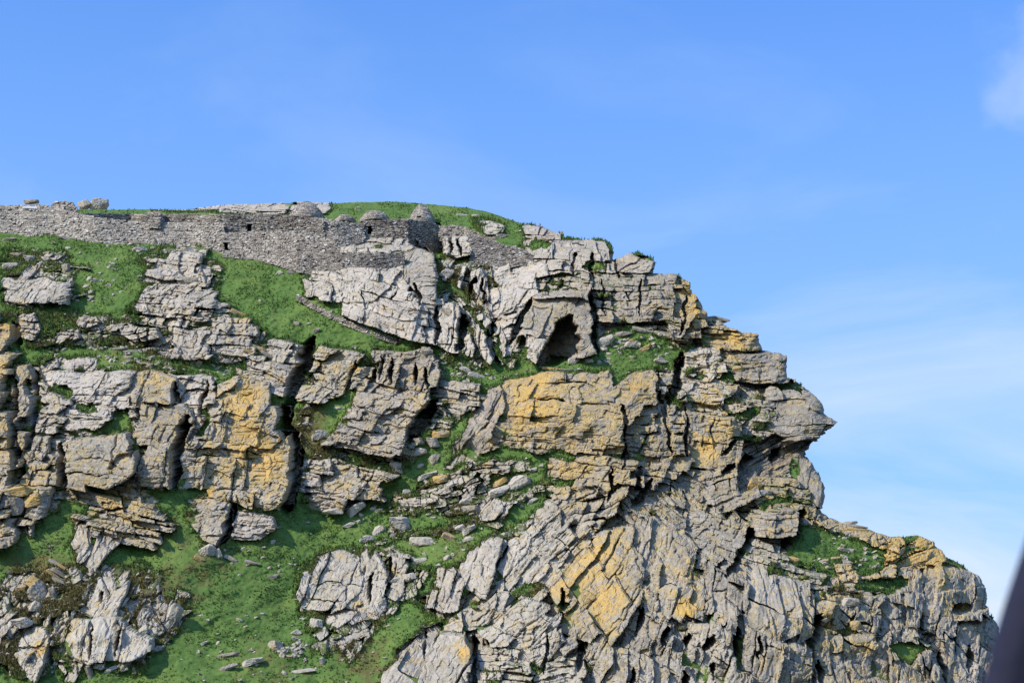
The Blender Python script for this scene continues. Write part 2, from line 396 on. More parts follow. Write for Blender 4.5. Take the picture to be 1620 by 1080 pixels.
# (label, outline, settings)  settings: ang bed tilt, lean of the joints, La/Lb block size (m), proud (m), amp block relief,
# lich / warm / pale tints, green turf in the cracks, k = 'b' bedded blocks or 'v' irregular blocks
REG = [
 # --- broken bedrock showing through the turf, under and between the crags
 ("broken bedrock between the squared crags of the left cliff, turf in its cracks", "-120,560 30,575 100,566 220,580 330,600 345,640 320,700 290,770 250,800 200,790 110,790 60,820 -120,840", dict(ang=-4, La=2.6, Lb=1.5, proud=-.3, amp=.5, lich=.25, warm=.5, pale=.68, green=.55)),
 ("broken ledges stepping down between the upper outcrops and the banded cliff", "20,490 120,498 200,512 262,520 340,500 402,520 440,540 390,575 330,590 230,575 110,560 40,550", dict(ang=-6, La=2.2, Lb=1.0, k='v', proud=.2, amp=.5, lich=.12, warm=.4, pale=.68, green=.92)),
 ("loose ledges and turf strips around the ribbed slab and the great black cleft", "470,600 560,580 600,560 690,560 760,600 760,650 700,690 640,735 620,790 560,815 490,800 470,740 500,690", dict(ang=-8, La=2.4, Lb=1.2, k='v', proud=.0, amp=.5, lich=.25, warm=.4, pale=.68, green=.74)),
 ("scabby bedrock in the upper gully between the white pillars and the bulging wall", "690,410 760,412 800,430 800,520 830,560 800,590 740,580 700,556 690,480", dict(ang=70, La=1.5, Lb=1.3, k='v', proud=.1, amp=.6, lich=.05, warm=.3, pale=.85, green=.78)),
 ("rock-strewn slope at the right of the green gully, below the grey tongue", "690,690 760,740 880,740 880,800 850,860 800,880 740,870 640,870 600,830 640,780 660,730", dict(ang=18, La=2.0, Lb=1.0, k='v', proud=.2, amp=.5, lich=.15, warm=.35, pale=.74, green=.74)),
 ("weathered rock apron at the lower right, between the tall ribs and the diagonal slabs", "660,960 780,900 880,780 1010,770 1200,800 1300,930 1460,900 1600,1000 1620,1190 600,1190", dict(k='v', ang=50, La=1.9, Lb=1.4, proud=-.6, amp=.6, lich=.3, warm=.35, pale=.6, green=.34)),
 ("weathered rock apron at the upper right, behind the jointed wall and the pillars", "780,440 850,376 1036,410 1110,480 1200,530 1310,650 1280,760 1300,820 1200,870 1000,780 990,600 1060,590 960,520 860,560 800,540", dict(ang=-6, La=2.8, Lb=1.4, proud=-.6, amp=.6, lich=.4, warm=.4, pale=.55, green=.34)),
 ("bedrock ribs breaking the turf around the pale knobbly crag", "470,900 560,868 660,870 690,900 660,960 600,1000 560,1040 500,1010 480,960", dict(ang=60, La=1.4, Lb=1.3, k='v', proud=.1, amp=.5, lich=.1, warm=.3, pale=.76, green=.78)),
 ("stony ground around the smooth white split boulders", "20,900 140,900 220,905 290,950 290,990 240,1050 100,1066 10,1060 -60,1000", dict(ang=60, La=1.2, Lb=1.2, k='v', proud=.1, amp=.5, lich=.15, warm=.3, pale=.76, green=.78)),
 ("low bedrock around the stepped pale outcrop of the upper slope", "216,400 300,384 352,420 360,480 340,530 260,580 190,530 215,470", dict(ang=-6, La=2.2, Lb=1.0, k='v', proud=.0, amp=.4, lich=.1, warm=.45, pale=.74, green=.78)),
 ("low bedrock around the three-part outcrop of the upper slope", "0,396 90,396 130,430 128,480 60,490 0,480", dict(ang=-6, La=2.0, Lb=1.0, k='v', proud=.0, amp=.4, lich=.06, warm=.4, pale=.74, green=.78)),
 # --- right-hand cliffs, from the crown down
 ("pale jointed blocks of the crag crowning the skyline, just left of the round knob", "840,384 860,374 900,376 966,380 974,400 974,440 940,452 900,440 868,446 838,424", dict(ang=-4, La=2.7, Lb=2.5, lean=8, proud=2.0, amp=.7, lich=.15, warm=.75, pale=.75)),
 ("small flat-topped outcrop on the skyline where the green hilltop ends", "824,358 862,354 876,366 888,371 886,384 862,381 830,378", dict(ang=-3, La=3, Lb=1.2, proud=1.2, lich=.2, warm=.8, pale=.6)),
 ("round-topped rock knob standing alone on the skyline above the stepped cliff edge", "975,410 995,399 1022,401 1038,414 1038,444 1000,448 976,444", dict(ang=-10, La=3.4, Lb=3.6, k='v', proud=3.2, amp=.8, lich=.2, warm=.7, pale=.5, green=.05)),
 ("tall jointed wall with horizontal ledges below the round skyline knob", "934,446 976,440 1038,434 1084,440 1078,480 1074,546 1052,528 1010,512 968,514 944,532 936,485", dict(ang=-2, La=3.2, Lb=1.7, lean=4, proud=1.8, amp=.55, lich=.25, warm=.45, pale=.5, green=.35)),
 ("orange-stained stepped cliff edge under the skyline, right of the jointed wall", "1076,446 1096,447 1095,462 1114,480 1122,502 1118,546 1082,548 1074,520 1080,480", dict(ang=-2, La=2.4, Lb=1.7, lean=6, proud=2.6, amp=.8, lich=.75, warm=.3, pale=.45, green=.15)),
 ("pinkish white bulging wall left of the brown slab with the black hollow", "780,432 815,426 842,410 872,434 884,450 850,466 834,490 820,512 816,540 796,528 786,500", dict(ang=6, La=2.8, Lb=2.6, lean=18, k='v', proud=2.2, amp=.7, lich=.08, warm=.6, pale=.95, green=.12)),
 ("broken pale ledge running above the brown slab", "846,440 890,432 936,446 938,462 880,466 850,464", dict(ang=0, La=2.4, Lb=1.1, proud=1.6, amp=.5, lich=.3, warm=.6, pale=.6, green=.4)),
 ("large brown leaning slab with the black hollow at its foot", "846,468 880,462 930,460 934,500 941,562 905,568 866,562 862,548 828,530 812,524 826,492", dict(ang=-4, La=9, Lb=6, lean=10, proud=3.6, amp=.3, lich=.22, warm=.7, pale=.42, green=.0, rtilt=-.5, minor=.7)),
 ("pale ragged block at the lower left foot of the brown slab", "814,532 838,530 860,544 866,556 850,588 836,584 818,556", dict(ang=10, La=2.6, Lb=2.6, k='v', proud=3.0, amp=.7, lich=.05, warm=.4, pale=1.0)),
 ("flat orange roof slabs jutting out into the sky above the nose of the cliff", "1104,520 1150,514 1200,526 1206,554 1160,558 1112,548", dict(ang=-4, La=5.5, Lb=1.3, proud=2.6, amp=.9, lich=.85, warm=.3, pale=.45, green=.05)),
 ("pale banded wall above two dark green tufts, right of the upper black cleft", "1080,560 1150,553 1172,580 1166,612 1180,640 1130,646 1082,640 1074,600", dict(ang=-2, La=4.2, Lb=1.9, lean=10, proud=2.2, amp=.5, lich=.12, warm=.5, pale=.85, green=.3)),
 ("overhanging grey block with a squared edge against the sky, under the orange roof slabs", "1150,556 1200,553 1218,556 1246,560 1244,598 1212,612 1184,620 1166,590", dict(ang=-4, La=6, Lb=2.0, proud=3.4, amp=.6, lich=.5, warm=.2, pale=.42, green=.02)),
 ("pointed grey nose of rock jutting right into the sky", "1206,614 1240,604 1272,612 1302,638 1305,654 1326,668 1306,682 1285,706 1264,716 1232,706 1204,690 1212,650", dict(ang=-3, La=13, Lb=2.6, proud=2.8, amp=.35, lich=.28, warm=.25, pale=.52, green=.0, minor=.6)),
 ("uneven pale rocks with green tufts left of the pointed nose", "1152,642 1184,620 1210,612 1214,652 1206,690 1180,706 1158,690", dict(ang=-10, La=3.2, Lb=1.6, proud=1.2, amp=.8, lich=.3, warm=.35, pale=.55, green=.55)),
 ("red-brown hollow throat below the pointed nose", "1160,700 1206,692 1240,708 1284,706 1280,728 1250,748 1216,768 1180,768 1152,742", dict(ang=28, La=5, Lb=1.2, proud=-1.5, amp=.7, lich=.2, warm=1.0, pale=.15, green=.1)),
 ("smooth grey chin of rock under the hollow throat, edged by sky", "1252,722 1282,726 1308,772 1306,812 1294,802 1268,784 1250,750", dict(ang=70, La=8.0, Lb=4.7, proud=2.0, amp=.3, lich=.2, warm=.2, pale=.45, green=.05)),
 ("ochre ledges beside the small green shelf under the chin", "1178,768 1220,766 1256,752 1270,786 1306,812 1340,830 1330,846 1290,840 1262,812 1230,796 1190,796", dict(ang=-14, La=2.4, Lb=1.3, k='v', proud=1.2, amp=.6, lich=.75, warm=.3, pale=.45, green=.4)),
 ("squarish block with a black right side below the small green shelf", "1200,800 1252,796 1266,824 1258,846 1232,866 1202,850 1196,820", dict(ang=-3, La=6, Lb=2.2, proud=4.0, amp=.35, lich=.5, warm=.5, pale=.4, green=.0)),
 ("orange and grey pillars split by thin black vertical cracks, centre of the right cliff", "1060,640 1082,640 1130,646 1156,664 1160,700 1150,742 1120,750 1090,736 1064,700", dict(ang=-6, La=2.6, Lb=4.5, lean=6, proud=2.0, amp=.9, lich=.65, warm=.4, pale=.42, green=.08)),
 ("grey knobs at the top of the narrow black cleft below the green shelf", "1036,590 1060,582 1082,600 1080,642 1060,642 1044,620", dict(ang=0, La=1.8, Lb=2.2, k='v', proud=1.4, amp=.6, lich=.2, warm=.3, pale=.6, green=.3)),
 ("tilted overlapping slabs with dark undersides left of the hollow throat", "1090,738 1120,750 1152,742 1182,768 1190,798 1170,810 1130,800 1098,780", dict(ang=18, La=4, Lb=1.6, proud=1.6, amp=.9, lich=.45, warm=.4, pale=.4, green=.15)),
 ("large ochre and grey slab below the green shelf, middle of the picture", "800,600 860,589 905,592 962,586 974,612 990,590 1032,586 1046,612 1036,642 1000,680 984,720 930,722 880,712 850,716 800,702 742,726 704,734 726,690 762,652 782,618", dict(ang=-3, La=7, Lb=2.7, lean=24, proud=1.6, amp=.32, lich=.72, warm=.55, pale=.40, green=.06, minor=.8)),
 ("long grey tongue of smooth rock running down left of the ochre slab", "742,660 770,620 790,606 800,640 776,690 752,728 704,736 700,726", dict(ang=58, La=9.0, Lb=3.7, proud=1.4, amp=.25, lich=.12, warm=.8, pale=.45, green=.05)),
 ("steep ochre panel with dark joints at the lower right of the ochre slab", "884,716 930,720 986,718 1000,690 1010,730 1006,776 960,772 928,778 874,764", dict(ang=-6, La=3.6, Lb=2.4, lean=20, proud=2.4, amp=.5, lich=.8, warm=.35, pale=.42, green=.05)),
 ("cracked column of blocks between the ochre slab and the pillars", "1000,680 1038,640 1062,640 1066,700 1090,740 1080,760 1030,770 1008,776 1008,728", dict(ang=-4, La=1.9, Lb=1.7, lean=8, proud=1.0, amp=.8, lich=.55, warm=.3, pale=.42, green=.18)),
 ("grey rubbly blocks crossed by a mossy diagonal seam", "1008,776 1030,770 1084,758 1130,800 1172,812 1196,846 1170,880 1120,880 1070,846 1030,830 980,830 960,800", dict(ang=-34, La=2.2, Lb=1.3, k='v', proud=.8, amp=.75, lich=.35, warm=.2, pale=.45, green=.28)),
 ("stepped grey blocks left of the long slanting black cleft", "1100,800 1172,812 1196,846 1180,884 1160,916 1128,912 1090,860", dict(ang=-14, La=2.8, Lb=1.5, lean=20, proud=1.8, amp=.6, lich=.3, warm=.2, pale=.48, green=.1)),
 ("broken ochre-topped bluff between the green gully and the mossy seam", "876,770 930,780 980,774 1004,776 964,802 976,832 940,842 896,838 862,822", dict(ang=20, La=2.6, Lb=1.7, lean=26, k='v', proud=1.8, amp=.7, lich=.62, warm=.3, pale=.5, green=.15)),
 ("pale grey shattered slope at the upper left of the lower cliff", "862,800 900,832 944,846 950,890 900,940 850,950 812,960 780,930 770,900 800,856", dict(ang=42, La=2.3, Lb=1.3, lean=0, k='v', proud=1.2, amp=.55, lich=.12, warm=.25, pale=.78, green=.22)),
 ("upright pale ribs at the edge of the lower green gully", "694,906 744,890 770,858 806,850 790,896 770,940 742,948 700,956 672,944", dict(ang=72, La=4.1, Lb=2.0, lean=0, proud=1.8, amp=.7, lich=.05, warm=.55, pale=.72, green=.12)),
 ("large diagonal slabs streaked with ochre lichen, centre of the lower cliff", "876,936 940,870 960,846 1010,842 1024,872 1010,930 1016,974 990,1012 940,1008 894,990 860,964", dict(ang=50, La=4.4, Lb=2.5, proud=2.0, amp=.55, lich=.75, warm=.4, pale=.55, green=.05)),
 ("ochre-capped fan of leaning ribs below the mossy diagonal seam", "976,832 1030,830 1070,846 1096,880 1110,930 1100,980 1056,984 1018,974 1014,930 1026,874", dict(k='v', ang=66, La=2.7, Lb=1.8, proud=1.8, amp=.8, lich=.5, warm=.3, pale=.55, green=.1)),
 ("grey ribs around the vivid orange scar, right of the diagonal slabs", "1098,880 1130,912 1164,918 1190,940 1186,980 1140,992 1060,986 1100,978 1112,930", dict(k='v', ang=68, La=2.9, Lb=1.7, proud=1.5, amp=.8, lich=.4, warm=.35, pale=.5, green=.12)),
 ("dark shattered band of small ribs under the diagonal slabs", "990,1012 1018,976 1058,986 1070,1010 1050,1050 1010,1040 980,1034", dict(ang=64, La=1.8, Lb=1.1, proud=.6, amp=.8, lich=.3, warm=.4, pale=.42, green=.15)),
 ("pale ragged rocks by the lower green gully, above the bottom edge", "690,990 740,956 800,946 860,966 896,992 904,1030 860,1050 800,1040 780,1010 730,1000", dict(ang=30, La=2.9, Lb=1.7, k='v', proud=1.4, amp=.6, lich=.22, warm=.35, pale=.75, green=.28)),
 ("broad pale dome with one orange lichen spot at the bottom edge", "606,1060 640,1030 690,1002 740,1000 752,1040 750,1090 740,1180 600,1180", dict(ang=64, La=7.0, Lb=3.6, proud=2.4, amp=.6, lich=.15, warm=.3, pale=.72, green=.12)),
 ("white rubbly ledges beside the orange-spotted dome at the bottom edge", "754,1020 790,1012 860,1050 904,1030 930,1050 920,1180 744,1180 752,1070", dict(ang=4, La=2.6, Lb=1.2, k='v', proud=1.0, amp=.6, lich=.12, warm=.3, pale=.8, green=.4)),
 ("stepped grey ridge with a dark notch, bottom centre", "904,992 940,1010 984,1032 1012,1044 1010,1090 990,1180 924,1180 932,1050", dict(k='v', ang=62, La=2.9, Lb=1.9, proud=1.5, amp=.8, lich=.3, warm=.35, pale=.6, green=.3)),
 ("row of tall pale ribs with black gaps along the bottom right of centre", "1012,1044 1052,1050 1074,1006 1110,986 1166,984 1172,1020 1180,1180 1000,1180", dict(ang=72, La=4.1, Lb=2.1, proud=2.0, amp=1.0, lich=.25, warm=.4, pale=.62, green=.06)),
 ("tan upright pillars right of the tall pale ribs at the bottom", "1168,982 1186,980 1230,1000 1262,1004 1290,1040 1300,1180 1180,1180 1174,1020", dict(ang=84, La=3.7, Lb=2.2, proud=1.8, amp=1.0, lich=.42, warm=.35, pale=.55, green=.06)),
 ("rounded pale bluff below the right-hand green slope", "1192,900 1230,900 1262,918 1282,950 1290,1000 1260,1006 1228,998 1190,978", dict(k='v', ang=78, La=4.1, Lb=3.2, proud=2.0, amp=.6, lich=.3, warm=.4, pale=.62, green=.14)),
 ("thin broken ledges of stone at the left foot of the right-hand green slope", "1170,880 1200,852 1232,868 1250,890 1300,908 1330,930 1300,940 1262,920 1228,902 1190,902", dict(ang=-14, La=2.6, Lb=1.0, k='v', proud=.8, amp=.5, lich=.3, warm=.25, pale=.6, green=.38)),
 ("mossy jumble of ochre and grey boulders left of the right-hand dome", "1282,946 1300,938 1340,932 1396,946 1400,1000 1360,1014 1310,1010 1290,1000", dict(ang=70, La=1.9, Lb=1.9, k='v', proud=1.2, amp=.8, lich=.55, warm=.3, pale=.5, green=.32)),
 ("ochre rimmed ledge between the two right-hand green patches", "1312,892 1340,880 1372,886 1400,904 1420,902 1440,918 1436,930 1390,950 1346,948 1320,930", dict(ang=4, La=3, Lb=1.0, proud=1.0, amp=.6, lich=.75, warm=.5, pale=.6, green=.35)),
 ("orange layered knoll on the skyline at the right end of the headland", "1376,842 1420,849 1440,846 1478,852 1492,870 1498,884 1476,900 1440,906 1406,890 1384,872", dict(ang=14, La=3.6, Lb=.9, proud=1.6, amp=.6, lich=.85, warm=.4, pale=.5, green=.2)),
 ("smooth grey dome edged by sky at the far right of the headland", "1434,908 1476,900 1500,882 1548,909 1560,940 1566,978 1500,992 1446,996 1400,986 1396,946", dict(ang=72, La=3.7, Lb=2.7, proud=2.6, amp=.7, lich=.22, warm=.35, pale=.55, green=.08)),
 ("dark-streaked grey face with hanging ribs below the ochre rimmed ledge", "1372,950 1400,944 1446,940 1448,990 1420,1004 1396,1000", dict(ang=82, La=3.4, Lb=2.1, proud=1.6, amp=.5, lich=.25, warm=.3, pale=.48, green=.1)),
 ("lichen-spotted lower cliff running to the bottom right corner", "1288,1004 1330,1012 1396,1002 1420,1006 1450,998 1480,1010 1486,1180 1300,1180", dict(k='v', ang=80, La=3.3, Lb=2.3, proud=1.6, amp=.8, lich=.5, warm=.35, pale=.52, green=.22)),
 ("grey rock ribs at the sky edge in the bottom right corner", "1450,998 1500,992 1566,978 1592,1000 1606,1100 1620,1190 1486,1190 1480,1010", dict(ang=70, La=3.4, Lb=2.3, proud=1.8, amp=.8, lich=.25, warm=.3, pale=.55, green=.15)),
 ("orange rock rim along the skyline above the right-hand green slope", "1290,806 1304,806 1330,824 1380,838 1424,850 1420,872 1386,866 1350,848 1316,846 1296,826", dict(ang=12, La=2.6, Lb=1.1, proud=1.2, amp=.5, lich=.8, warm=.3, pale=.55, green=.08, whole=1)),
 # --- crags below the monastery
 ("broad whitish crag directly under the monastery wall", "490,438 520,424 600,424 636,410 660,444 664,470 690,478 698,512 690,550 650,538 600,520 552,498 516,478 494,464", dict(ang=-14, La=4.2, Lb=2.3, lean=-10, proud=2.0, amp=.55, lich=.06, warm=.55, pale=.95, green=.14)),
 ("tall smooth grey monolith at the right end of the monastery wall", "636,410 648,388 668,384 688,404 694,440 690,476 666,474 640,440", dict(ang=-6, La=8, Lb=5, proud=3.4, amp=.5, lich=.05, warm=.35, pale=.6, green=.0)),
 ("low rock terrace with turf strips under the hut wall", "534,382 560,373 640,374 664,382 654,394 638,402 590,402 536,400", dict(ang=-2, La=3.6, Lb=1.3, proud=.8, amp=.4, lich=.1, warm=.45, pale=.85, green=.25)),
 ("two upright square blocks with a black gap beside the hut side wall", "694,376 718,374 740,372 748,386 746,404 722,408 700,402", dict(ang=0, La=1.9, Lb=2.0, proud=2.6, amp=.6, lich=.02, warm=.2, pale=.8, green=.0)),
 ("cluster of white pinnacles standing left of the steep green gully", "700,426 722,420 736,424 746,416 752,428 748,450 742,470 736,462 722,448 702,438", dict(ang=82, La=2.0, Lb=1.4, proud=2.4, amp=.8, lich=.02, warm=.3, pale=.95, green=.1)),
 ("pair of thin white pinnacles in the steep green gully", "742,430 760,424 770,440 774,474 764,478 752,462 742,448", dict(ang=82, La=2.4, Lb=0.9, proud=2.0, amp=.9, lich=.02, warm=.3, pale=.9, green=.2)),
 ("tall white pillar with a black cleft on its right, below the monastery", "692,486 712,478 728,484 730,502 722,540 728,560 708,558 692,546 694,510", dict(ang=80, La=3.7, Lb=3.8, proud=3.4, amp=.6, lich=.02, warm=.35, pale=1.0, green=.02)),
 ("second white pillar right of the black cleft, below the monastery", "748,500 764,496 776,506 778,530 784,560 776,578 764,566 752,540", dict(ang=86, La=2.9, Lb=2.5, proud=3.0, amp=.6, lich=.02, warm=.3, pale=.95, green=.05)),
 ("small white stump between the two white pillars", "730,532 744,528 752,546 748,566 736,562 730,550", dict(ang=0, La=1.8, Lb=1.8, proud=2.0, amp=.4, lich=.0, warm=.2, pale=.9, green=.05)),
 ("narrow broken rib beside the green gully, left of the bulging wall", "778,520 790,514 800,540 800,576 790,580 782,556", dict(ang=84, La=2.0, Lb=1.5, proud=1.8, amp=.7, lich=.05, warm=.3, pale=.8, green=.15)),
 ("white stepping rocks climbing the gully above the white pillars", "722,456 738,462 742,484 756,492 750,500 734,488 724,474", dict(ang=60, La=1.4, Lb=1.3, k='v', proud=1.4, amp=.6, lich=.0, warm=.2, pale=.95, green=.25)),
 # --- centre crags
 ("brown cracked crag with upright fins on the green slope, picture centre left", "600,560 624,556 648,545 668,548 690,562 692,606 684,622 640,612 600,612 576,600 588,578", dict(ang=2, La=2.0, Lb=3.8, lean=2, proud=3.0, amp=.8, lich=.35, warm=.6, pale=.4, green=.08)),
 ("broad ribbed slab with a black overhang on its right, below the upright fins", "572,604 640,612 684,624 690,640 664,664 650,700 630,726 600,726 522,716 510,702 534,668 556,640", dict(ang=-9, La=5, Lb=1.8, lean=26, proud=2.8, amp=.45, lich=.25, warm=.55, pale=.55, green=.08)),
 ("low rock shelf between the ribbed slab and the grey tongue", "692,608 726,600 752,612 750,634 738,652 706,656 694,640", dict(ang=-5, La=3, Lb=1.3, proud=1.4, amp=.6, lich=.3, warm=.4, pale=.6, green=.25)),
 ("ochre-stained crag right of the great black cleft", "494,546 538,542 560,558 566,572 582,578 572,604 548,622 520,640 488,654 470,640 480,606 488,576", dict(ang=-6, La=3.2, Lb=2.3, lean=16, proud=2.2, amp=.6, lich=.5, warm=.2, pale=.65, green=.12)),
 ("grey crag at the top left of the great black cleft", "438,542 474,530 484,548 476,576 468,594 446,582 434,560", dict(ang=-10, La=3, Lb=1.9, proud=2.2, amp=.6, lich=.15, warm=.3, pale=.6, green=.1)),
 ("pale crag with thin orange slates on top, left of the great black cleft", "386,570 422,560 462,588 460,618 446,642 402,628 390,602", dict(ang=-12, La=3.6, Lb=1.5, proud=2.2, amp=.6, lich=.25, warm=.4, pale=.7, green=.12)),
 ("rounded ochre boulder face at the foot of the middle slope, left of the green gully", "500,794 512,762 520,738 560,732 606,738 626,764 604,782 560,800 522,814", dict(ang=-8, La=4.2, Lb=2.3, lean=24, proud=2.0, amp=.5, lich=.45, warm=.5, pale=.62, green=.1)),
 ("pinkish grey ledge with dark pits right of the tall orange tower", "472,760 484,726 508,724 518,742 508,764 496,784 476,788", dict(ang=-4, La=2.6, Lb=1.5, proud=1.4, amp=.5, lich=.1, warm=.8, pale=.75, green=.25)),
 # --- left crags
 ("stack of orange-capped blocks cut by the left edge of the picture", "-120,490 8,492 24,510 27,560 20,620 30,700 26,790 18,862 -120,880", dict(ang=-3, La=2.8, Lb=1.9, lean=8, proud=3.2, amp=.8, lich=.65, warm=.2, pale=.5, green=.05)),
 ("fluted grey buttress beside the orange-capped stack at the left", "28,580 50,576 58,622 46,690 32,740 30,700 22,620", dict(ang=0, La=1.6, Lb=3.2, lean=6, proud=2.4, amp=.8, lich=.35, warm=.2, pale=.48, green=.1)),
 ("dark grey lower buttress with an orange boulder at its foot, far left", "36,696 72,694 98,706 106,738 98,776 72,782 70,818 34,846 28,800 36,744", dict(ang=-6, La=2.0, Lb=2.3, lean=8, proud=2.4, amp=.8, lich=.35, warm=.4, pale=.48, green=.15)),
 ("pinkish white banded cliff on the left slope", "76,578 98,564 140,569 214,572 212,598 326,600 324,640 304,690 290,640 214,646 206,684 132,690 102,672 106,622 82,604", dict(ang=-3, La=6, Lb=2.2, lean=10, proud=1.4, amp=.4, lich=.05, warm=.9, pale=.9, green=.2)),
 ("pinkish wall between the orange squared blocks and the orange tower", "290,640 326,604 334,640 318,684 304,740 284,764 276,770 284,700 296,664", dict(ang=-3, La=3.6, Lb=2.6, lean=12, proud=.6, amp=.5, lich=.05, warm=.9, pale=.85, green=.08)),
 ("squared orange block set proud of the pinkish banded cliff", "214,590 244,584 286,598 278,644 246,646 208,642", dict(ang=-3, La=9, Lb=7, proud=2.8, amp=.2, lich=.78, warm=.3, pale=.45, green=.0)),
 ("orange-brown jointed wall directly below the squared orange block", "212,650 240,645 292,652 296,668 282,704 277,770 246,770 226,764 210,692", dict(ang=-3, La=4.6, Lb=3.6, lean=8, proud=2.4, amp=.45, lich=.62, warm=.45, pale=.45, green=.04)),
 ("big bulging olive-grey block under the pinkish banded cliff", "110,700 146,688 200,682 222,708 222,744 188,770 132,790 106,780 108,734", dict(ang=-4, La=11, Lb=8, proud=3.0, amp=.3, lich=.6, warm=.2, pale=.5, green=.0, minor=.7)),
 ("layered outcrop of thin orange and grey beds at the foot of the left cliff", "112,776 170,770 222,782 252,800 268,832 262,856 214,858 182,862 134,840 124,806", dict(ang=-10, La=3.4, Lb=1.0, lean=-24, proud=1.8, amp=.6, lich=.62, warm=.25, pale=.52, green=.14)),
 ("pale weathered toe of rock under the layered outcrop", "106,840 134,838 182,860 206,862 190,884 148,898 112,878 100,860", dict(ang=64, La=2.0, Lb=2.5, k='v', proud=1.4, amp=.5, lich=.12, warm=.5, pale=.7, green=.12)),
 ("tall tower smeared with bright orange lichen, left of the great black cleft", "336,626 366,614 378,608 428,620 446,640 442,682 462,694 468,742 456,790 450,806 412,800 396,790 346,786 306,772 282,760 302,704 320,682 334,660", dict(ang=-4, La=3.8, Lb=2.6, lean=10, proud=3.2, amp=.55, lich=.72, warm=.3, pale=.66, green=.06)),
 ("grey block with a black right edge at the foot of the orange tower", "298,788 330,786 366,796 370,832 346,862 318,850 294,816", dict(ang=-6, La=7, Lb=2.2, proud=2.8, amp=.35, lich=.4, warm=.35, pale=.6, green=.0)),
 ("dark-seamed pinkish block right of the black slit at the foot of the orange tower", "376,808 416,808 434,816 440,832 414,852 366,852 362,836", dict(ang=-2, La=4, Lb=1.4, proud=1.8, amp=.4, lich=.08, warm=.7, pale=.6, green=.1)),
 ("jumbled ledges with turf at the left of the pinkish banded cliff", "48,570 78,568 84,606 106,624 100,668 70,662 58,620", dict(ang=-6, La=2.6, Lb=1.6, k='v', proud=1.0, amp=.6, lich=.15, warm=.4, pale=.7, green=.45)),
 ("low ledges of pale rock between the fluted buttress and the olive block", "46,650 84,640 100,676 108,700 72,694 44,692", dict(ang=-6, La=2.4, Lb=1.3, k='v', proud=.9, amp=.5, lich=.1, warm=.5, pale=.7, green=.4)),
 ("three-part outcrop of pale blocks near the left edge, on the upper green slope", "12,432 40,426 56,440 64,432 78,427 84,436 108,434 116,470 84,482 46,478 14,472", dict(ang=-4, La=2.4, Lb=2.8, lean=14, proud=2.0, amp=.6, lich=.06, warm=.45, pale=.75, green=.1)),
 ("stepped pale outcrop like a staircase on the upper green slope", "286,392 306,396 312,416 342,426 324,440 342,462 348,476 328,490 326,516 270,524 226,514 226,490 242,470 230,446 246,420 264,406", dict(ang=-4, La=2.9, Lb=1.5, lean=12, proud=1.3, amp=.65, lich=.16, warm=.5, pale=.78, green=.2)),
 ("flat-fronted pair of blocks below the stepped pale outcrop", "268,522 298,518 328,528 330,556 294,568 266,556", dict(ang=-2, La=3.2, Lb=2.6, proud=2.0, amp=.4, lich=.1, warm=.5, pale=.65, green=.04)),
 ("blocky outcrop with an orange tilted slab on top, centre of the upper green slope", "346,500 366,490 392,504 402,520 398,550 362,562 336,570 332,534", dict(ang=-4, La=2.2, Lb=1.8, lean=8, proud=2.0, amp=.6, lich=.22, warm=.4, pale=.65, green=.1)),
 ("two low grey blocks near the left edge, above the orange-capped stack", "28,498 60,496 68,522 52,544 34,532", dict(ang=-4, La=3, Lb=1.5, proud=1.4, amp=.4, lich=.05, warm=.5, pale=.6, green=.15)),
 ("low grey ledge right of the two grey blocks on the left slope", "118,500 150,496 162,510 140,520 120,516", dict(ang=-8, La=2.4, Lb=1.2, proud=1.0, lich=.05, warm=.4, pale=.65, green=.3)),
 ("row of low broken rocks in the middle of the left green slope", "90,524 126,520 130,534 106,546 88,542", dict(ang=-4, La=1.8, Lb=1.2, k='v', proud=1.0, lich=.05, warm=.4, pale=.65, green=.3)),
 ("grey broken ledge left of the flat-fronted pair of blocks", "188,514 212,516 250,520 258,534 214,542 190,530", dict(ang=-4, La=2, Lb=1.4, k='v', proud=1.0, lich=.05, warm=.4, pale=.62, green=.4)),
 # --- gully rocks and bottom outcrops
 ("pale knobbly crag in the lower green gully, centre bottom", "474,916 500,896 522,884 560,878 604,868 620,882 612,930 600,964 556,972 522,988 496,966 484,942", dict(ang=66, La=2.2, Lb=2.4, k='v', proud=1.8, amp=.6, lich=.14, warm=.3, pale=.8, green=.14)),
 ("darker upright rocks behind the pale knobbly crag of the lower gully", "604,868 634,880 654,902 644,932 622,948 612,930 618,884", dict(ang=78, La=1.5, Lb=1.5, k='v', proud=1.2, amp=.6, lich=.15, warm=.4, pale=.62, green=.28)),
 ("white tilted slab at the foot of the pale knobbly crag", "516,972 548,956 568,962 556,978 536,992 514,986", dict(ang=16, La=6, Lb=2.4, proud=1.2, amp=.2, lich=.0, warm=.1, pale=1.0, green=.02)),
 ("low pale shelf of rock below the white tilted slab", "520,1004 560,1000 600,984 604,992 580,1010 560,1026 548,1046 540,1022", dict(ang=20, La=3.2, Lb=1.2, proud=1.0, amp=.5, lich=.2, warm=.3, pale=.7, green=.2)),
 ("long low outcrop across the middle of the green gully", "628,790 652,784 690,786 694,794 664,800 632,800", dict(ang=2, La=2.6, Lb=1.0, proud=1.0, lich=.05, warm=.4, pale=.7, green=.25)),
 ("chain of rounded rocks under the grey tongue, right side of the green gully", "684,778 700,768 726,750 766,756 752,768 744,780 706,786", dict(ang=14, La=2.6, Lb=1.5, k='v', proud=1.1, amp=.5, lich=.18, warm=.4, pale=.65, green=.2)),
 ("lichened slab edge below the ochre slab, right side of the green gully", "742,740 780,726 808,736 806,752 776,748 742,746", dict(ang=10, La=3, Lb=1.2, proud=1.0, amp=.4, lich=.4, warm=.5, pale=.55, green=.25)),
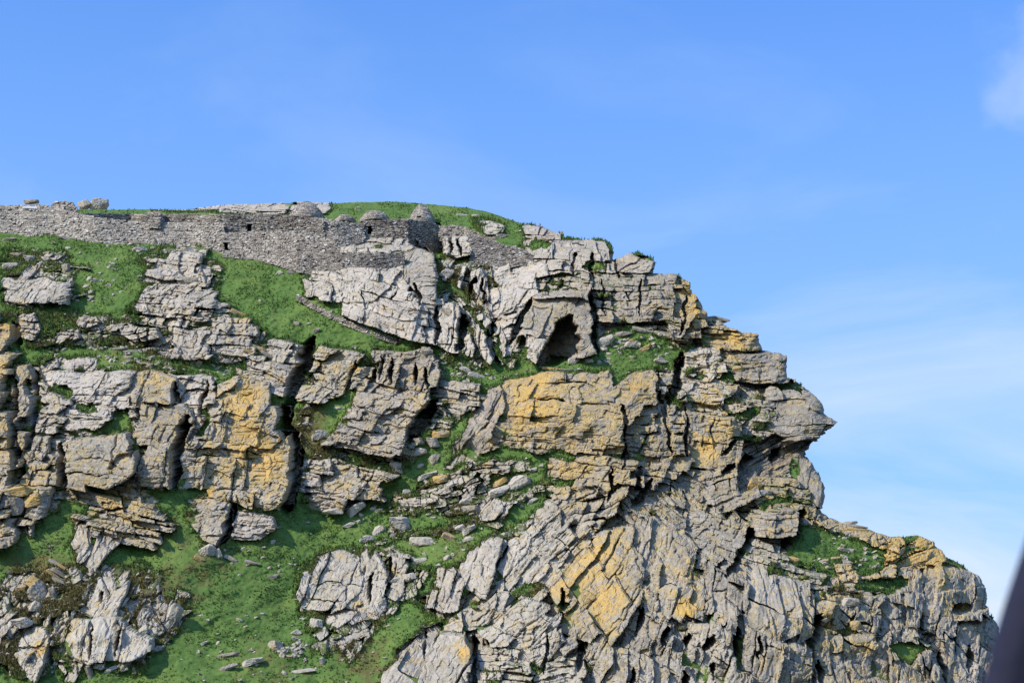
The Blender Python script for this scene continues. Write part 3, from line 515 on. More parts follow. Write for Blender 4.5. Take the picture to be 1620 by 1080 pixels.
 ("tall jumble of pale boulders in the green gully below the ochre slab", "756,796 776,784 800,792 820,790 816,806 786,820 760,824 752,806", dict(ang=50, La=1.5, Lb=1.6, k='v', proud=1.4, amp=.7, lich=.25, warm=.3, pale=.7, green=.25)),
 ("white-crusted rocks below the long low outcrop of the gully", "616,824 640,818 656,836 648,842 620,836", dict(ang=20, La=2, Lb=1.2, k='v', proud=1.0, amp=.5, lich=.02, warm=.2, pale=.85, green=.3)),
 ("scattered low rocks with a flat-topped block in the lower middle gully", "652,818 684,816 704,822 690,832 664,838 650,828", dict(ang=2, La=2, Lb=1.0, proud=1.0, amp=.5, lich=.02, warm=.2, pale=.8, green=.3)),
 ("crumbling knoll above the smooth white boulders, bottom left", "136,958 150,926 176,910 202,908 208,924 196,956 188,962 160,968", dict(ang=62, La=1.8, Lb=1.9, k='v', proud=1.6, amp=.5, lich=.2, warm=.3, pale=.8, green=.08)),
 ("group of smooth white split boulders, bottom left", "100,1004 116,980 140,976 196,974 204,990 226,1000 250,1006 246,1022 222,1036 196,1044 160,1044 140,1052 104,1030", dict(ang=78, La=7.0, Lb=3.6, proud=2.4, amp=.6, lich=.15, warm=.05, pale=.98, green=.02)),
 ("white egg-shaped boulder pair with an orange spot, bottom left corner", "28,1006 44,1002 66,1004 76,1020 84,1046 72,1062 58,1064 46,1042 34,1026", dict(ang=74, La=3.0, Lb=2.7, proud=2.0, amp=.6, lich=.3, warm=.1, pale=.85, green=.04)),
 ("rubbly brown rocks right of the smooth white boulders", "196,944 222,936 250,956 284,962 286,980 262,984 240,970 204,964", dict(ang=60, La=1.2, Lb=1.2, k='v', proud=.8, amp=.5, lich=.1, warm=.3, pale=.62, green=.35)),
 ("small grey rocks on bare soil at the left edge, low on the slope", "-60,968 10,962 40,978 50,992 20,1004 -60,1010", dict(ang=60, La=1.1, Lb=1.3, k='v', proud=.7, amp=.4, lich=.05, warm=.3, pale=.7, green=.35)),
 ("row of pale rounded stones like teeth on the left slope", "30,830 54,828 78,832 80,842 58,852 32,840", dict(ang=80, La=1.4, Lb=1.5, proud=1.2, amp=.5, lich=.05, warm=.2, pale=.85, green=.05)),
 # --- skyline behind the monastery
 ("smooth pale ridge of bare rock on the skyline behind the monastery", "236,332 330,326 372,321 400,321 442,319 476,317 520,320 524,330 516,338 470,338 430,340 380,338 330,334", dict(ang=-4, La=6, Lb=.9, proud=.6, amp=.3, lich=.12, warm=.4, pale=.85, green=.12)),
 ("white rocks scattered down the green hilltop near its right end", "742,346 766,348 786,352 800,360 792,372 770,372 752,360", dict(ang=0, La=1.5, Lb=1.2, k='v', proud=1.0, amp=.5, lich=.02, warm=.3, pale=.95, green=.5)),
]
# turf that lies over rock
TURF_PATCH = ["640,846 700,840 760,826 800,832 780,848 720,866 660,880 620,870 590,862", "600,760 650,742 690,742 730,726 742,736 700,750 660,772 610,790", "650,808 740,812 752,826 700,836 640,846 600,826", "770,746 840,744 872,752 860,766 820,780 770,772", "96,600 120,616 108,640 84,620", "322,640 336,660 326,690 312,690", "210,690 222,700 216,730 206,712","500,642 556,614 566,622 540,660 522,694 488,730 466,716 474,690", "652,704 690,690 742,652 758,664 704,730 692,756 640,784 600,806 552,836 500,850 440,866 446,830 470,800 500,806 560,812 612,786 640,752",
 "690,566 740,586 790,596 850,592 804,600 762,612 740,602 700,604", "226,772 276,774 304,796 292,830 296,860 262,856 268,830 252,798", "60,822 108,800 122,830 100,862 148,904 60,900 -80,900 -80,870 24,862 50,850",
 "700,560 712,566 780,584 800,580 830,590 800,600 740,586", "690,420 702,440 736,462 760,500 800,560 810,575 790,582 776,540 742,492 716,470 694,450", "330,420 420,440 490,468 560,510 620,545 560,545 480,540 410,520 352,480",
 "40,484 130,480 226,500 220,512 120,500 60,500", "116,430 220,400 232,440 222,480 120,470", "100,545 200,545 270,570 360,575 380,600 330,598 240,578 140,566 80,570", "830,780 878,772 860,800 820,836 780,850 800,820",
 "640,880 700,860 760,830 780,840 740,885 694,900 650,905", "630,950 670,950 690,985 640,1025 600,1060 560,1040 600,1000","858,575 905,568 944,562 946,532 968,516 1010,516 1052,530 1074,548 1108,548 1078,566 1070,586 1040,590 1030,584 986,600 974,612 962,585 905,590 862,588",
 "1238,872 1268,858 1300,844 1338,843 1376,862 1400,884 1380,896 1340,880 1312,892 1296,904 1256,894", "1340,924 1376,914 1424,908 1440,914 1436,930 1400,938 1362,936",
 "1188,794 1222,782 1246,780 1254,794 1204,804", "1216,606 1248,600 1280,616 1270,624 1244,618 1220,616", "1150,656 1178,642 1204,640 1200,654 1166,668",
 "1090,596 1112,590 1128,598 1110,604", "1128,594 1150,588 1172,590 1160,602 1140,604", "1064,632 1090,620 1094,630 1070,638",
 "1136,690 1176,688 1212,690 1204,700 1160,698", "826,384 852,378 884,382 872,390 846,400 838,402", "904,382 930,384 924,390 906,388",
 "924,412 946,408 958,424 940,432 926,424", "876,436 918,430 920,438 880,442", "872,454 924,450 922,456 876,460",
 "1300,1000 1352,990 1364,1002 1330,1010", "1394,1020 1430,1006 1470,1020 1440,1050 1412,1040", "800,936 850,920 880,924 840,950", "868,950 900,944 908,956 880,968", "134,690 206,682 214,646 180,644 186,660 150,678 108,672",
 "120,640 150,634 160,648 130,654", "170,650 196,644 204,660 186,668", "842,1042 872,1050 860,1066 836,1058", "1366,880 1400,896 1370,916 1340,900"]

# clefts: line, half width (drawing units), depth (m)
CLEFT = [("496,538 482,576 464,612 453,650 450,694", 10, 9), ("462,676 474,730 464,780 450,812", 8, 9), ("298,656 286,706 279,772", 7, 9), ("284,602 274,642", 4, 5), ("330,606 318,660", 4, 4),
 ("372,798 364,832 346,864", 5, 9), ("692,636 666,668 646,698", 11, 9), ("30,590 27,700 34,770", 4.5, 6), ("56,586 60,640 46,694", 4, 5), ("98,700 104,778", 6, 7), ("24,510 30,550", 7, 4),
 ("1078,560 1072,600 1060,640", 7, 8), ("1086,646 1084,720", 3.5, 5), ("1046,620 1054,680 1062,716", 3, 3), ("986,640 988,700 984,740", 3, 4), ("1190,836 1170,878 1148,910", 6, 8), ("1268,800 1260,846 1236,872", 6, 5),
 ("936,470 940,520 944,562", 5, 5), ("844,472 826,500 806,544", 5, 5), ("890,446 884,458", 3, 3), ("734,498 730,530 724,556", 7, 6), ("778,510 774,540 788,580", 4, 5), ("660,446 664,480", 4, 4), ("690,484 692,540", 4, 4), ("750,436 744,470", 4, 5), ("760,440 766,478", 3, 4),
 ("715,376 712,398", 3, 5), ("727,380 730,402", 2.5, 5), ("748,384 752,406", 4, 4), ("1030,756 1010,790 1000,800", 5, 4), ("1012,740 1006,776", 4, 4), ("968,740 960,790", 3, 4), ("1140,718 1160,696", 4, 5), ("1232,712 1228,730", 7, 4), ("1140,750 1160,734", 6, 5),
 ("1004,1000 1012,980 1020,962", 5, 5), ("1056,990 1044,1020", 5, 5), ("1090,1002 1086,1024", 5, 6), ("1126,1000 1118,1030", 6, 6), ("1166,990 1166,1040", 6, 6), ("1196,1000 1198,1040", 3, 5), ("1080,1060 1086,1100", 6, 6), ("1000,1050 998,1090", 4, 5), ("1128,1046 1126,1070", 4, 5),
 ("1294,968 1290,1000 1276,1026", 6, 6), ("1296,1046 1298,1080", 5, 5), ("1488,1030 1492,1080", 4, 5), ("1530,1020 1530,1060", 4, 4), ("1500,962 1530,956", 7, 4), ("1456,970 1454,1000", 4, 4), ("750,1010 752,1060 748,1090", 5, 6), ("676,1000 672,1040", 2.5, 4), ("866,1000 864,1060", 3, 3),
 ("924,1020 916,1060", 5, 5), ("800,864 788,900", 2.5, 4), ("890,928 886,960", 4, 5), ("592,900 584,950", 2.5, 4), ("148,984 146,1040", 2.5, 4), ("196,980 186,1036", 2.5, 4), ("166,934 162,952", 2.5, 3), ("86,1010 80,1054", 4, 4), ("620,880 616,916", 4, 3),
 ("566,572 556,600 544,624", 3, 3), ("622,566 620,604", 3, 5), ("606,562 604,600", 2, 3), ("660,574 658,608", 3, 4), ("674,580 672,616", 3, 4), ("1042,590 1040,640", 3, 3), ("972,386 976,440", 3, 4), ("908,400 904,436", 3, 3), ("936,400 938,440", 3, 4), ("1012,440 1012,500", 2.5, 3), ("952,446 956,500", 2.5, 3), ("1086,470 1082,500 1076,530", 3, 3),
 ("180,740 196,720 218,712", 4, 1.2), ("128,826 160,812 200,800", 3, 1.2)]
# the black hollow under the brown slab
HOLLOW = [("647,384 668,396 690,405 702,402 704,372 698,352 650,344", 12.0), ("848,576 858,556 866,538 876,518 882,505 892,500 898,496 907,499 908,510 917,516 914,528 922,538 913,546 916,560 905,570 876,582", 14, (846, 956)), ("850,578 866,562 882,568 880,580 850,590", 3.0), ("1180,716 1196,726 1180,742 1170,730", 4.0), ("1222,712 1238,706 1240,724 1226,734", 5.0), ("1164,734 1182,726 1180,744 1164,752", 4.0)]
# crusts of brighter lichen: u, v, radius, amount
CRUST = [(395, 700, 45, .35), (430, 735, 30, .35), (400, 620, 30, .3), (385, 640, 30, .2), (250, 600, 30, .2), (20, 515, 25, .4), (15, 590, 30, .35), (50, 775, 22, .5), (10, 700, 30, .2), (70, 745, 16, .3),
 (860, 610, 60, .25), (1010, 610, 30, .3), (830, 650, 50, .2), (900, 740, 40, .2), (960, 660, 60, .15), (1130, 690, 30, .3), (1110, 715, 30, .2), (1120, 620, 35, .45), (1160, 535, 40, .25), (1105, 485, 22, .4), (1085, 455, 16, .4),
 (940, 870, 35, .3), (890, 915, 40, .3), (960, 945, 40, .3), (1085, 900, 25, .3), (1085, 960, 18, .8), (735, 1025, 14, .8), (575, 950, 12, .5), (1450, 870, 40, .3), (1480, 895, 30, .3), (1340, 900, 40, .2), (1500, 950, 25, .35), (1400, 870, 30, .3), (1310, 985, 30, .3), (1370, 1020, 20, .4), (1260, 990, 20, .3),
 (110, 1000, 20, .35), (65, 1025, 14, .7), (155, 955, 14, .4), (600, 640, 25, .1), (660, 640, 16, .5), (540, 770, 25, .2), (590, 770, 20, .2), (215, 800, 40, .15), (185, 790, 30, .2), (1200, 780, 30, .2), (330, 780, 14, .4), (390, 505, 14, .5), (510, 570, 20, .2), (565, 580, 12, .5)]
# brown, dry or bare ground: u, v, radius, dry, soil
BROWN = [(20, 960, 60, .3, .6), (10, 1020, 40, .5, .4), (110, 940, 60, .5, .3), (230, 960, 60, .5, .5), (60, 900, 60, .3, .15), (260, 840, 30, .4, .3), (330, 900, 60, .3, .1), (590, 1050, 50, .3, .3), (560, 1040, 40, .3, .3), (720, 850, 80, .25, .2), (760, 480, 40, .35, .1), (240, 620, 40, .4, .3), (720, 440, 30, .3, .0),
 (1330, 960, 30, .6, .2), (860, 930, 30, .5, .4), (1080, 800, 90, .3, .3), (870, 1040, 60, .3, .3), (490, 670, 30, .4, .3), (210, 555, 60, .2, .2), (430, 1060, 60, .3, .2), (480, 700, 40, .5, .2), (1320, 1020, 80, .3, .4)]
# ------------------------------------------------------------------ the headland's surface
nA = ga.astype(np.float32); nBm = gb.astype(np.float32)
warp_u = 10.0 * fbm(nA / 2.2, nBm / 1.8, 5, 1, .6); warp_v = 7.0 * fbm(nA / 2.2 + 40, nBm / 1.8, 5, 2, .6)
pu = gu + warp_u; pv = gv + warp_v

# skyline with a ragged edge on rock, an even one on turf
def ragged(poly):
    out = []
    for (x1, y1), (x2, y2) in zip(poly, np.roll(poly, -1, axis=0)):
        n = max(1, int(math.hypot(x2 - x1, y2 - y1) / 4))
        for k in range(n):
            f = k / n; x = x1 + (x2 - x1) * f; y = y1 + (y2 - y1) * f
            amp = 0.5 if x < 840 else 2.2
            if y > 1070 or x < -80: amp = 0
            out.append((x + amp * float(fbm(np.array(x / 9.0 + y / 7), np.array(3.3), 3, 4)), y + amp * float(fbm(np.array(x / 7.0), np.array(y / 7.0), 3, 5))))
    return np.array(out)
SKY_R = ragged(SKYLINE)
inside = pip(SKY_R, gu, gv)
near = np.zeros(inside.shape, bool)
d0 = seg_dist(SKYLINE, gu, gv)
near = d0 < 40
sky_d = np.where(inside, 40.0, -40.0)
sn_u = gu.copy(); sn_v = gv.copy()
ii = np.nonzero(near)
dd, bx, by, _ = seg_dist(SKY_R, gu[ii], gv[ii], True, True)
sky_d[ii] = np.where(inside[ii], dd, -dd)
# nodes just inside the skyline are moved onto it
mv = np.abs(sky_d[ii]) < 1.25
ga_s = ga.copy(); gb_s = gb.copy()
k = t0[ii] / DIST / 10
ga_s[ii] = np.where(mv, ga[ii] + (bx - gu[ii]) * k, ga[ii]); gb_s[ii] = np.where(mv, gb[ii] - (by - gv[ii]) * k, gb[ii])

DEF = dict(ang=0, lean=8, La=2.8, Lb=1.7, proud=1.5, amp=.5, lich=.2, warm=.3, pale=.6, green=.15, k='b', minor=1.0, rtilt=.9)

def bricks(x, y, la, lb, seed, j=0.36, merge=.4, slant=.7):
    """bedded, jointed blocks: ids, distance to the nearest joint, position within the block"""
    y = y + .5 * lb * vn(y / (2.3 * lb) + seed, 0 * y + seed * .37, 1)
    yy = y / lb
    r0 = np.floor(yy).astype(np.int64)
    jl = lambda r: (hsh(r, seed, 11) - .5) * 2 * j
    r = np.where(yy < r0 + jl(r0), r0 - 1, np.where(yy > r0 + 1 + jl(r0 + 1), r0 + 1, r0))
    lo = r + jl(r); hi = r + 1 + jl(r + 1)
    dy = np.minimum(yy - lo, hi - yy) * lb
    sc = 0.6 + 1.0 * hsh(r, seed, 5) ** 1.5
    xl = x - (y - r * lb) * (hsh(r, seed, 6) - .5) * slant
    xx = xl / la * sc + hsh(r, seed, 3) * 17
    c0 = np.floor(xx).astype(np.int64)
    jc = lambda c: (hsh(c, r, seed + 7) - .5) * 2 * j
    c = np.where(xx < c0 + jc(c0), c0 - 1, np.where(xx > c0 + 1 + jc(c0 + 1), c0 + 1, c0))
    mg = lambda c: hsh(c, r, seed + 17) < merge        # the joint at the block's start is closed
    left = np.where(mg(c), 9.0, xx - (c + jc(c))); right = np.where(mg(c + 1), 9.0, (c + 1 + jc(c + 1)) - xx)
    dx = np.minimum(left, right) * la / sc
    c = np.where(mg(c), c - 1, c); c = np.where(mg(c), c - 1, c)
    lx = (xx - (c + .5)) * la / sc; ly = (yy - (lo + hi) / 2) * lb
    return r, c, np.minimum(dx, dy), lx, ly
def shards(x, y, la, lb, seed):
    """angular broken pieces: beds that pinch and swell, cut by joints at all slants"""
    k = hsh(np.array(seed), 8) * 40
    y = y + .42 * lb * vn(x / (1.5 * la) + k, y / (2.2 * lb), 2) + .25 * x * vn(x / (5 * la) + k, y / (4 * lb), 3) * lb / la
    return bricks(x + .18 * la * vn(x / la, y / lb + k, 6), y, la, lb * .95, seed, .44, .3, 1.7)
def facets(r_, c_, lx, ly, seed, off, tilt, lim):
    """each piece a plane of its own: stepped and tipped"""
    h = lambda k: hsh(r_, c_, seed, k) - .5
    return off * 2 * h(41) + np.clip(tilt * (2 * h(42) + .35) * lx + tilt * (2 * h(43) + .3) * ly, -lim, lim)

R = np.full(ga.shape, -1, np.int32)
edge = np.zeros(ga.shape, np.float32)               # distance inside the outcrop's outline, m (negative outside)
lay_ = {}
for r, (lab, ps, st) in enumerate(REG):
    s = dict(DEF); s.update(st)
    P = pts(ps)
    x0, y0 = P.min(0) - 26; x1, y1 = P.max(0) + 26
    bb = np.nonzero((gu > x0) & (gu < x1) & (gv > y0) & (gv < y1))
    wf = min(1.0, max(.35, min(np.ptp(P[:, 0]), np.ptp(P[:, 1])) / 110)) * .6
    xx, yy = gu[bb] + wf * warp_u[bb], gv[bb] + wf * warp_v[bb]
    e = np.where(pip(P, xx, yy), 1, -1) * seg_dist(P, xx, yy) / 10
    whole = s['La'] >= 7 or min(np.ptp(P[:, 0]), np.ptp(P[:, 1])) < 46 or s.get('whole')
    m = e > (0 if whole else -1.3)
    idx = (bb[0][m], bb[1][m]); e = e[m]
    a = ga[idx]; b = gb[idx]
    a0, b0 = a.mean(), b.mean()
    th = math.radians(s['ang']); c_, s_ = math.cos(th), math.sin(th)
    x = (a - a0) * c_ + (b - b0) * s_; y = -(a - a0) * s_ + (b - b0) * c_
    st_ = abs(s['ang']) > 45
    x = x + (.15 if st_ else .22) * min(s['La'], 3) * fbm(a / 3.5 + r, b / 3.5, 3, 2) + (.45 if st_ else .25) * vn(a / 9, b / 8, 4); y = y + (.13 if st_ else .17) * min(s['Lb'], 3) * fbm(a / 3.5, b / 3.5 + r, 3, 3) + (.45 if st_ else .3) * vn(a / 9 + 9, b / 8, 5)
    x = x + 0.05 * fbm(a / .5, b / .5, 2, 1); y = y + 0.04 * fbm(a / .5 + 9, b / .5, 2, 4)
    xs = x - y * math.tan(math.radians(s['lean']))
    cr, cc, d, lx, ly = (bricks if s['k'] == 'b' else shards)(xs, y, s['La'], s['Lb'], r + 1)
    cid = ((cr - cr.min()) * 1000 + (cc - cc.min())) + r * 10 ** 7
    u_, inv_ = np.unique(cid, return_inverse=True)      # a block belongs to the outcrop as a whole or not at all
    fr = np.bincount(inv_, (e > 0).astype(float)) / np.bincount(inv_)
    kp = ((e > 0) if whole else (fr[inv_] > .5)) & (e > -1.3)
    idx = (idx[0][kp], idx[1][kp])
    R[idx] = r; edge[idx] = e[kp]
    lay_[r] = (idx, e[kp], a0, b0, x[kp], y[kp], xs[kp], cid[kp], d[kp])
turf_in = np.zeros(ga.shape, np.float32)
for ps in TURF_PATCH:
    P = pts(ps)
    x0, y0 = P.min(0) - 20; x1, y1 = P.max(0) + 20
    bb = np.nonzero((gu > x0) & (gu < x1) & (gv > y0) & (gv < y1))
    m = pip(P, pu[bb], pv[bb]); d = np.where(m, 1, -1) * seg_dist(P, pu[bb], pv[bb]) / 10
    turf_in[bb] = np.maximum(turf_in[bb], ss(-0.1, 0.5, d))
R[turf_in > 0.5] = -1

cleft = np.zeros(ga.shape, np.float32)
for ps, hw, dep in CLEFT:
    hw *= 1.3
    P = pts(ps)
    x0, y0 = P.min(0) - hw - 8; x1, y1 = P.max(0) + hw + 8
    bb = np.nonzero((gu > x0) & (gu < x1) & (gv > y0) & (gv < y1))
    d, _, _, pos = seg_dist(P, gu[bb] + warp_u[bb] * 0.6, gv[bb] + warp_v[bb] * 0.6, False, True)
    taper = np.clip(np.minimum(pos, len(P) - 1 - pos) * 2.5 + 0.35, 0, 1)
    cleft[bb] = np.maximum(cleft[bb], dep * (1 - ss(hw * 0.45, hw * 0.95, d / np.maximum(taper, .2))))
for ps, dep, *ramp in HOLLOW:
    P = pts(ps)
    bb = np.nonzero((np.abs(gu - P[:, 0].mean()) < 60) & (np.abs(gv - P[:, 1].mean()) < 60))
    uu, vv = gu[bb] + warp_u[bb] * .4, gv[bb] + warp_v[bb] * .4
    d = np.where(pip(P, uu, vv), 1, -1) * seg_dist(P, uu, vv)
    dp = dep if not ramp else dep * np.clip((ramp[0][1] - uu) / (ramp[0][1] - ramp[0][0]), 0, 1) ** .6
    cleft[bb] = np.maximum(cleft[bb], dp * ss(-1, 4 if ramp else 5, d))

# ---- relief common to turf and rock
w = (DIST - t0).astype(np.float32)                  # metres out of the leaning plane
big = 1.1 * fbm(nA / 9, nBm / 6, 3, 3)
w = w + big
fall = np.clip(sky_d / 10, 0, 4)
rr = np.where(R >= 0, 2.4, 1.2)
w = w - np.where(fall < rr, 3.0 * (1 - np.sqrt(np.clip(1 - (1 - fall / rr) ** 2, 0, 1))), 0)

# ---- turf surface: hummocks and tussocks, longer along the slope
tus = fbm(nA / 1.1, nBm / 0.55, 3, 5)
tus2 = vn(nA / 0.42, nBm / 0.25, 6)
w_turf = w + 0.30 * fbm(nA / 3.2, nBm / 1.6, 3, 6) + 0.20 * tus + 0.10 * tus2 - 0.9 * cleft
w_turf = w_turf + turf_in * 0.0
# ---- rock: blocks bounded by joints
cell = np.zeros(ga.shape, np.int64) - 1
w_rock = w.copy()
tint = np.zeros(ga.shape + (4,), np.float32); strata = np.zeros(ga.shape + (3,), np.float32)
celltx = {}
crust = np.zeros(ga.shape, np.float32)
for u_, v_, r_, q in CRUST:
    bb = np.nonzero((np.abs(gu - u_) < 2.5 * r_) & (np.abs(gv - v_) < 2.5 * r_))
    crust[bb] += 1.7 * q * np.exp(-((gu[bb] - u_) ** 2 + (gv[bb] - v_) ** 2) / (r_ * r_))
for r, (lab, ps, st) in enumerate(REG):
    s = dict(DEF); s.update(st)
    idx, e, a0, b0, x, y, xs, cid, d = lay_[r]
    g_ = R[idx] == r
    if not g_.any(): continue
    idx = (idx[0][g_], idx[1][g_]); e, x, y, xs, cid, d = (q_[g_] for q_ in (e, x, y, xs, cid, d))
    a = ga[idx]; b = gb[idx]
    hw_ = max(2.0, np.ptp(a) / 2)
    cell[idx] = cid
    # great steps of the whole face, then lesser breaks inside each block
    sl_ = abs(s['ang']) > 45
    gr, gc, gd, gx, gy = shards(xs + .4 * fbm(a / 2, b / 2, 2, 5), y, s['La'] * 2.3, s['Lb'] * 2.6, r + 601)
    mr, mc, md, mx, my = (shards if (s['k'] == 'v' or r % 3 == 0) else bricks)(xs + .2 * fbm(a / .8, b / .8, 2, 6), y + .12 * fbm(a / .8 + 7, b / .8, 2, 6), max(.9, s['La'] * (.34 if sl_ else .42)), max(.45, s['Lb'] * (.62 if sl_ else .40)), r + 301)
    kr_, kc_, kd, kx, ky = shards(xs + .1 * fbm(a / .4, b / .4, 2, 1), y, .62 if sl_ else .75, .52 if sl_ else .36, r + 901)
    prof = .75 + .25 * ss(-0.8, 0.5, e)
    mk = s['minor']
    q = w[idx] + s['proud'] * prof + s['rtilt'] * np.clip((a - a0) / hw_, -1, 1) * prof - cleft[idx]
    big_ = s['La'] < 7
    q += prof * facets(gr, gc, gx, gy, r, .55 * s['amp'] * big_ + .1, .24 if sl_ else .16, .9)
    q += mk * facets(mr, mc, mx, my, r + 50, .20, .34, .34) + (.4 + .6 * mk) * facets(kr_, kc_, kx, ky, r + 70, .075, .34, .16)
    # cracks: only some joints have opened
    ck = lambda dd, wd: 1 - ss(0, wd, dd)
    q -= mk * .30 * ck(md, .17) * (np.clip(vn(a / 1.3, b / 1.3, 3) + .25, 0, 1))
    sl_ = abs(s['ang']) > 45
    q += mk * (.09 if sl_ else .18) * (1 - 2 * np.abs(((y / (.62 + .25 * hsh(np.array(r), 4))) % 1) - .5)) * np.clip(vn(a / 3.2, b / 1.6, 7) + .3, 0, 1)
    q += .09 * fbm(a / 1.6, b / 1.6, 4, 2) + (.02 if sl_ else .06) * np.abs(fbm(xs / .9, y / .3, 3, 5))
    op = np.clip((.02 if s['k'] == 'v' else .14 if abs(s['ang']) > 45 else .10) + 1.3 * vn(a / 2.4, b / 2.4, 4), 0, 1)
    q -= op * (1.1 if abs(s['ang']) > 45 else .8) * ck(d, .19) + .05 * ck(d, .12)
    w_rock[idx] = q
    h1 = hsh(cid, 21); 
    lj = (.10 + .72 * s['lich']) * (0.85 + .3 * hsh(cid, 22))
    tint[idx] = np.stack([np.clip(lj, 0, 1.2), np.clip(s['warm'] * (0.7 + .6 * hsh(cid, 23)), 0, 1), np.clip(s['pale'] + .22 * (h1 - .5), 0, 1.1), s['green'] * (.4 + 1.2 * hsh(cid, 24))], -1)
    strata[idx] = np.stack([x * (3.5 if sl_ else 1) + r * 13, y * (.8 if sl_ else 1), q * 0.3], -1)
    # open joints show what lies behind
    gap = .16 * np.clip(op - .6, 0, 1) + .25 * np.clip(vn(a / 2.6 + 5, b / 2.6, 1) - .25, 0, 1) * (s['green'] > .1)
    cell[(idx[0][d < gap], idx[1][d < gap])] = -2
    # turf in the gaps and on ledges
    n = fbm(a / 2.6, b / 1.1, 4, 1)
    thr = 1.0 - 1.7 * s['green']
    up_ = ss(thr, thr + .4, n)
    w_turf[idx] = w[idx] + s['proud'] * prof * .95 - cleft[idx] - 1.5 + 2.0 * up_ + .14 * tus[idx] + .08 * tus2[idx] - .4 * (1 - up_)

def blur(z, rad):
    n = max(1, int(rad / STEP))
    for ax in (0, 1):
        for _ in range(2):
            c = np.cumsum(np.pad(z, [(n + 1, n) if q == ax else (0, 0) for q in (0, 1)], mode='edge'), axis=ax, dtype=np.float64)
            z = (np.take(c, np.arange(2 * n + 1, c.shape[ax]), ax) - np.take(c, np.arange(0, c.shape[ax] - 2 * n - 1), ax)) / (2 * n + 1)
    return z
# stains and lichen run across the joints and from crag to crag
msk = (R >= 0).astype(np.float64); bm_ = np.maximum(blur(msk, 1.0), 1e-3)
for ch in (0, 1, 2):
    tint[..., ch] = .35 * tint[..., ch] + .65 * blur(tint[..., ch] * msk, 1.0) / bm_
tint[..., 0] = np.clip(tint[..., 0] + crust, 0, 1.5)
# turf banks up against the crags
bank = blur(np.where(R >= 0, np.clip(w_rock - w, -.5, 3), 0), .9)
w_turf = w_turf + np.where((R < 0) & (cleft < .3), bank * np.clip(.55 + .5 * fbm(nA / 1.8, nBm / 1.2, 3, 3), 0, 1), 0)

dry = np.zeros(ga.shape, np.float32); soil = np.zeros(ga.shape, np.float32)
for u_, v_, r_, q1, q2 in BROWN:
    g = np.exp(-((gu - u_) ** 2 + (gv - v_) ** 2) / (r_ * r_)); dry += q1 * g; soil += q2 * g
soil = soil + np.where(R >= 0, .35, 0) ; dry = dry + np.where(R >= 0, .25, 0)

# ------------------------------------------------------------------ hillside: one sheet of turf and soil with a solid back
def quads_of(mask):
    i, j = np.nonzero(mask)
    return np.stack([i * NA + j, i * NA + j + 1, (i + 1) * NA + j + 1, (i + 1) * NA + j], -1)
cen = (sky_d[:-1, :-1] + sky_d[1:, 1:]) / 2 > 0
frame = np.zeros(cen.shape, bool); frame[:, :] = True
fq = quads_of(cen)
co_t = world_pt(ga_s, gb_s, DIST - w_turf).reshape(-1, 3)

def boundary(q):
    e = np.concatenate([q[:, [0, 1]], q[:, [1, 2]], q[:, [2, 3]], q[:, [3, 0]]])
    k = e[:, 0].astype(np.int64) * (NA * NB) + e[:, 1]; kr = e[:, 1].astype(np.int64) * (NA * NB) + e[:, 0]
    return e[~np.isin(k, kr)]
be = boundary(fq)
used = np.zeros(NA * NB, bool); used[fq] = True
remap = np.cumsum(used) - 1
v0 = co_t[used]
bn = np.unique(be)
ctr = np.array([0.0, 0.0, 0.0]) + survey(760, 800, 380)
# the far side of the headland: rounded, broken rock turning away behind the skyline
z_ = (sky_d > 0).astype(np.float64)
zb = blur(z_, 1.6); gyy, gxx = np.gradient(zb)
gl = np.hypot(gxx, gyy) + 1e-6
n_in = np.multiply.outer((gxx / gl).ravel()[bn], RT) + np.multiply.outer((gyy / gl).ravel()[bn], UP)
away = co_t[bn] - CAM; away /= np.linalg.norm(away, axis=1)[:, None]
low = gb.ravel()[bn] < B[1]
fa_, fb_ = ga.ravel()[bn], gb.ravel()[bn]
ringv = [v0]; ringm = [remap]
nr = len(bn); cur = len(v0)
depths = [.6, 1.6, 3.2, 5.5, 9, 14, 22, 34]
for dq in depths:
    sh = .16 * dq ** 1.15 + .5 * min(dq, 6) ** .5 * (.55 + .9 * fbm(fa_ / 2.5, fb_ / 2.5 + dq / 3, 3, 4)).clip(.1, 2) + .35 * (hsh(np.floor(fa_ / 1.7), np.floor(fb_ / 1.1), int(dq * 10)) - .3)
    vq = co_t[bn] + away * dq + n_in * np.clip(sh, .03, 9)[:, None]
    if dq == depths[-1]:
        vq[low] = co_t[bn][low] + np.array([0, -50.0, 0]); vq[low, 2] = -3.0   # the lowest rim runs down into the sea
    else:
        vq[low] = co_t[bn][low] + np.array([0, -50.0, 0]) * dq / depths[-1]; vq[low, 2] = co_t[bn][low][:, 2] * (1 - dq / depths[-1])
    ringv.append(vq)
    m_ = np.zeros(NA * NB, np.int64); m_[bn] = cur + np.arange(nr); cur += nr
    ringm.append(m_)
sk = np.concatenate([np.stack([m0[be[:, 1]], m0[be[:, 0]], m1[be[:, 0]], m1[be[:, 1]]], -1) for m0, m1 in zip(ringm[:-1], ringm[1:])])
allq = np.concatenate([remap[fq], sk])
V_ = np.concatenate(ringv)
tv = np.zeros((len(V_), 4), np.float32); tv[:, 3] = 1
tv[:len(v0), 0] = dry.ravel()[used]; tv[:len(v0), 1] = soil.ravel()[used]
tv[len(v0):] = (.35, .35, .5, .3)
me = make_mesh('hillside', V_, allq.ravel(), np.full(len(allq), 4), TURF, True, {'tint': ('FLOAT_COLOR', tv), 'strata': ('FLOAT_VECTOR', V_ * np.array([1, .3, 1]))})
me.materials.append(ROCK)
mi = np.zeros(len(allq), np.int32); mi[len(fq):] = 1
me.polygons.foreach_set('material_index', mi)
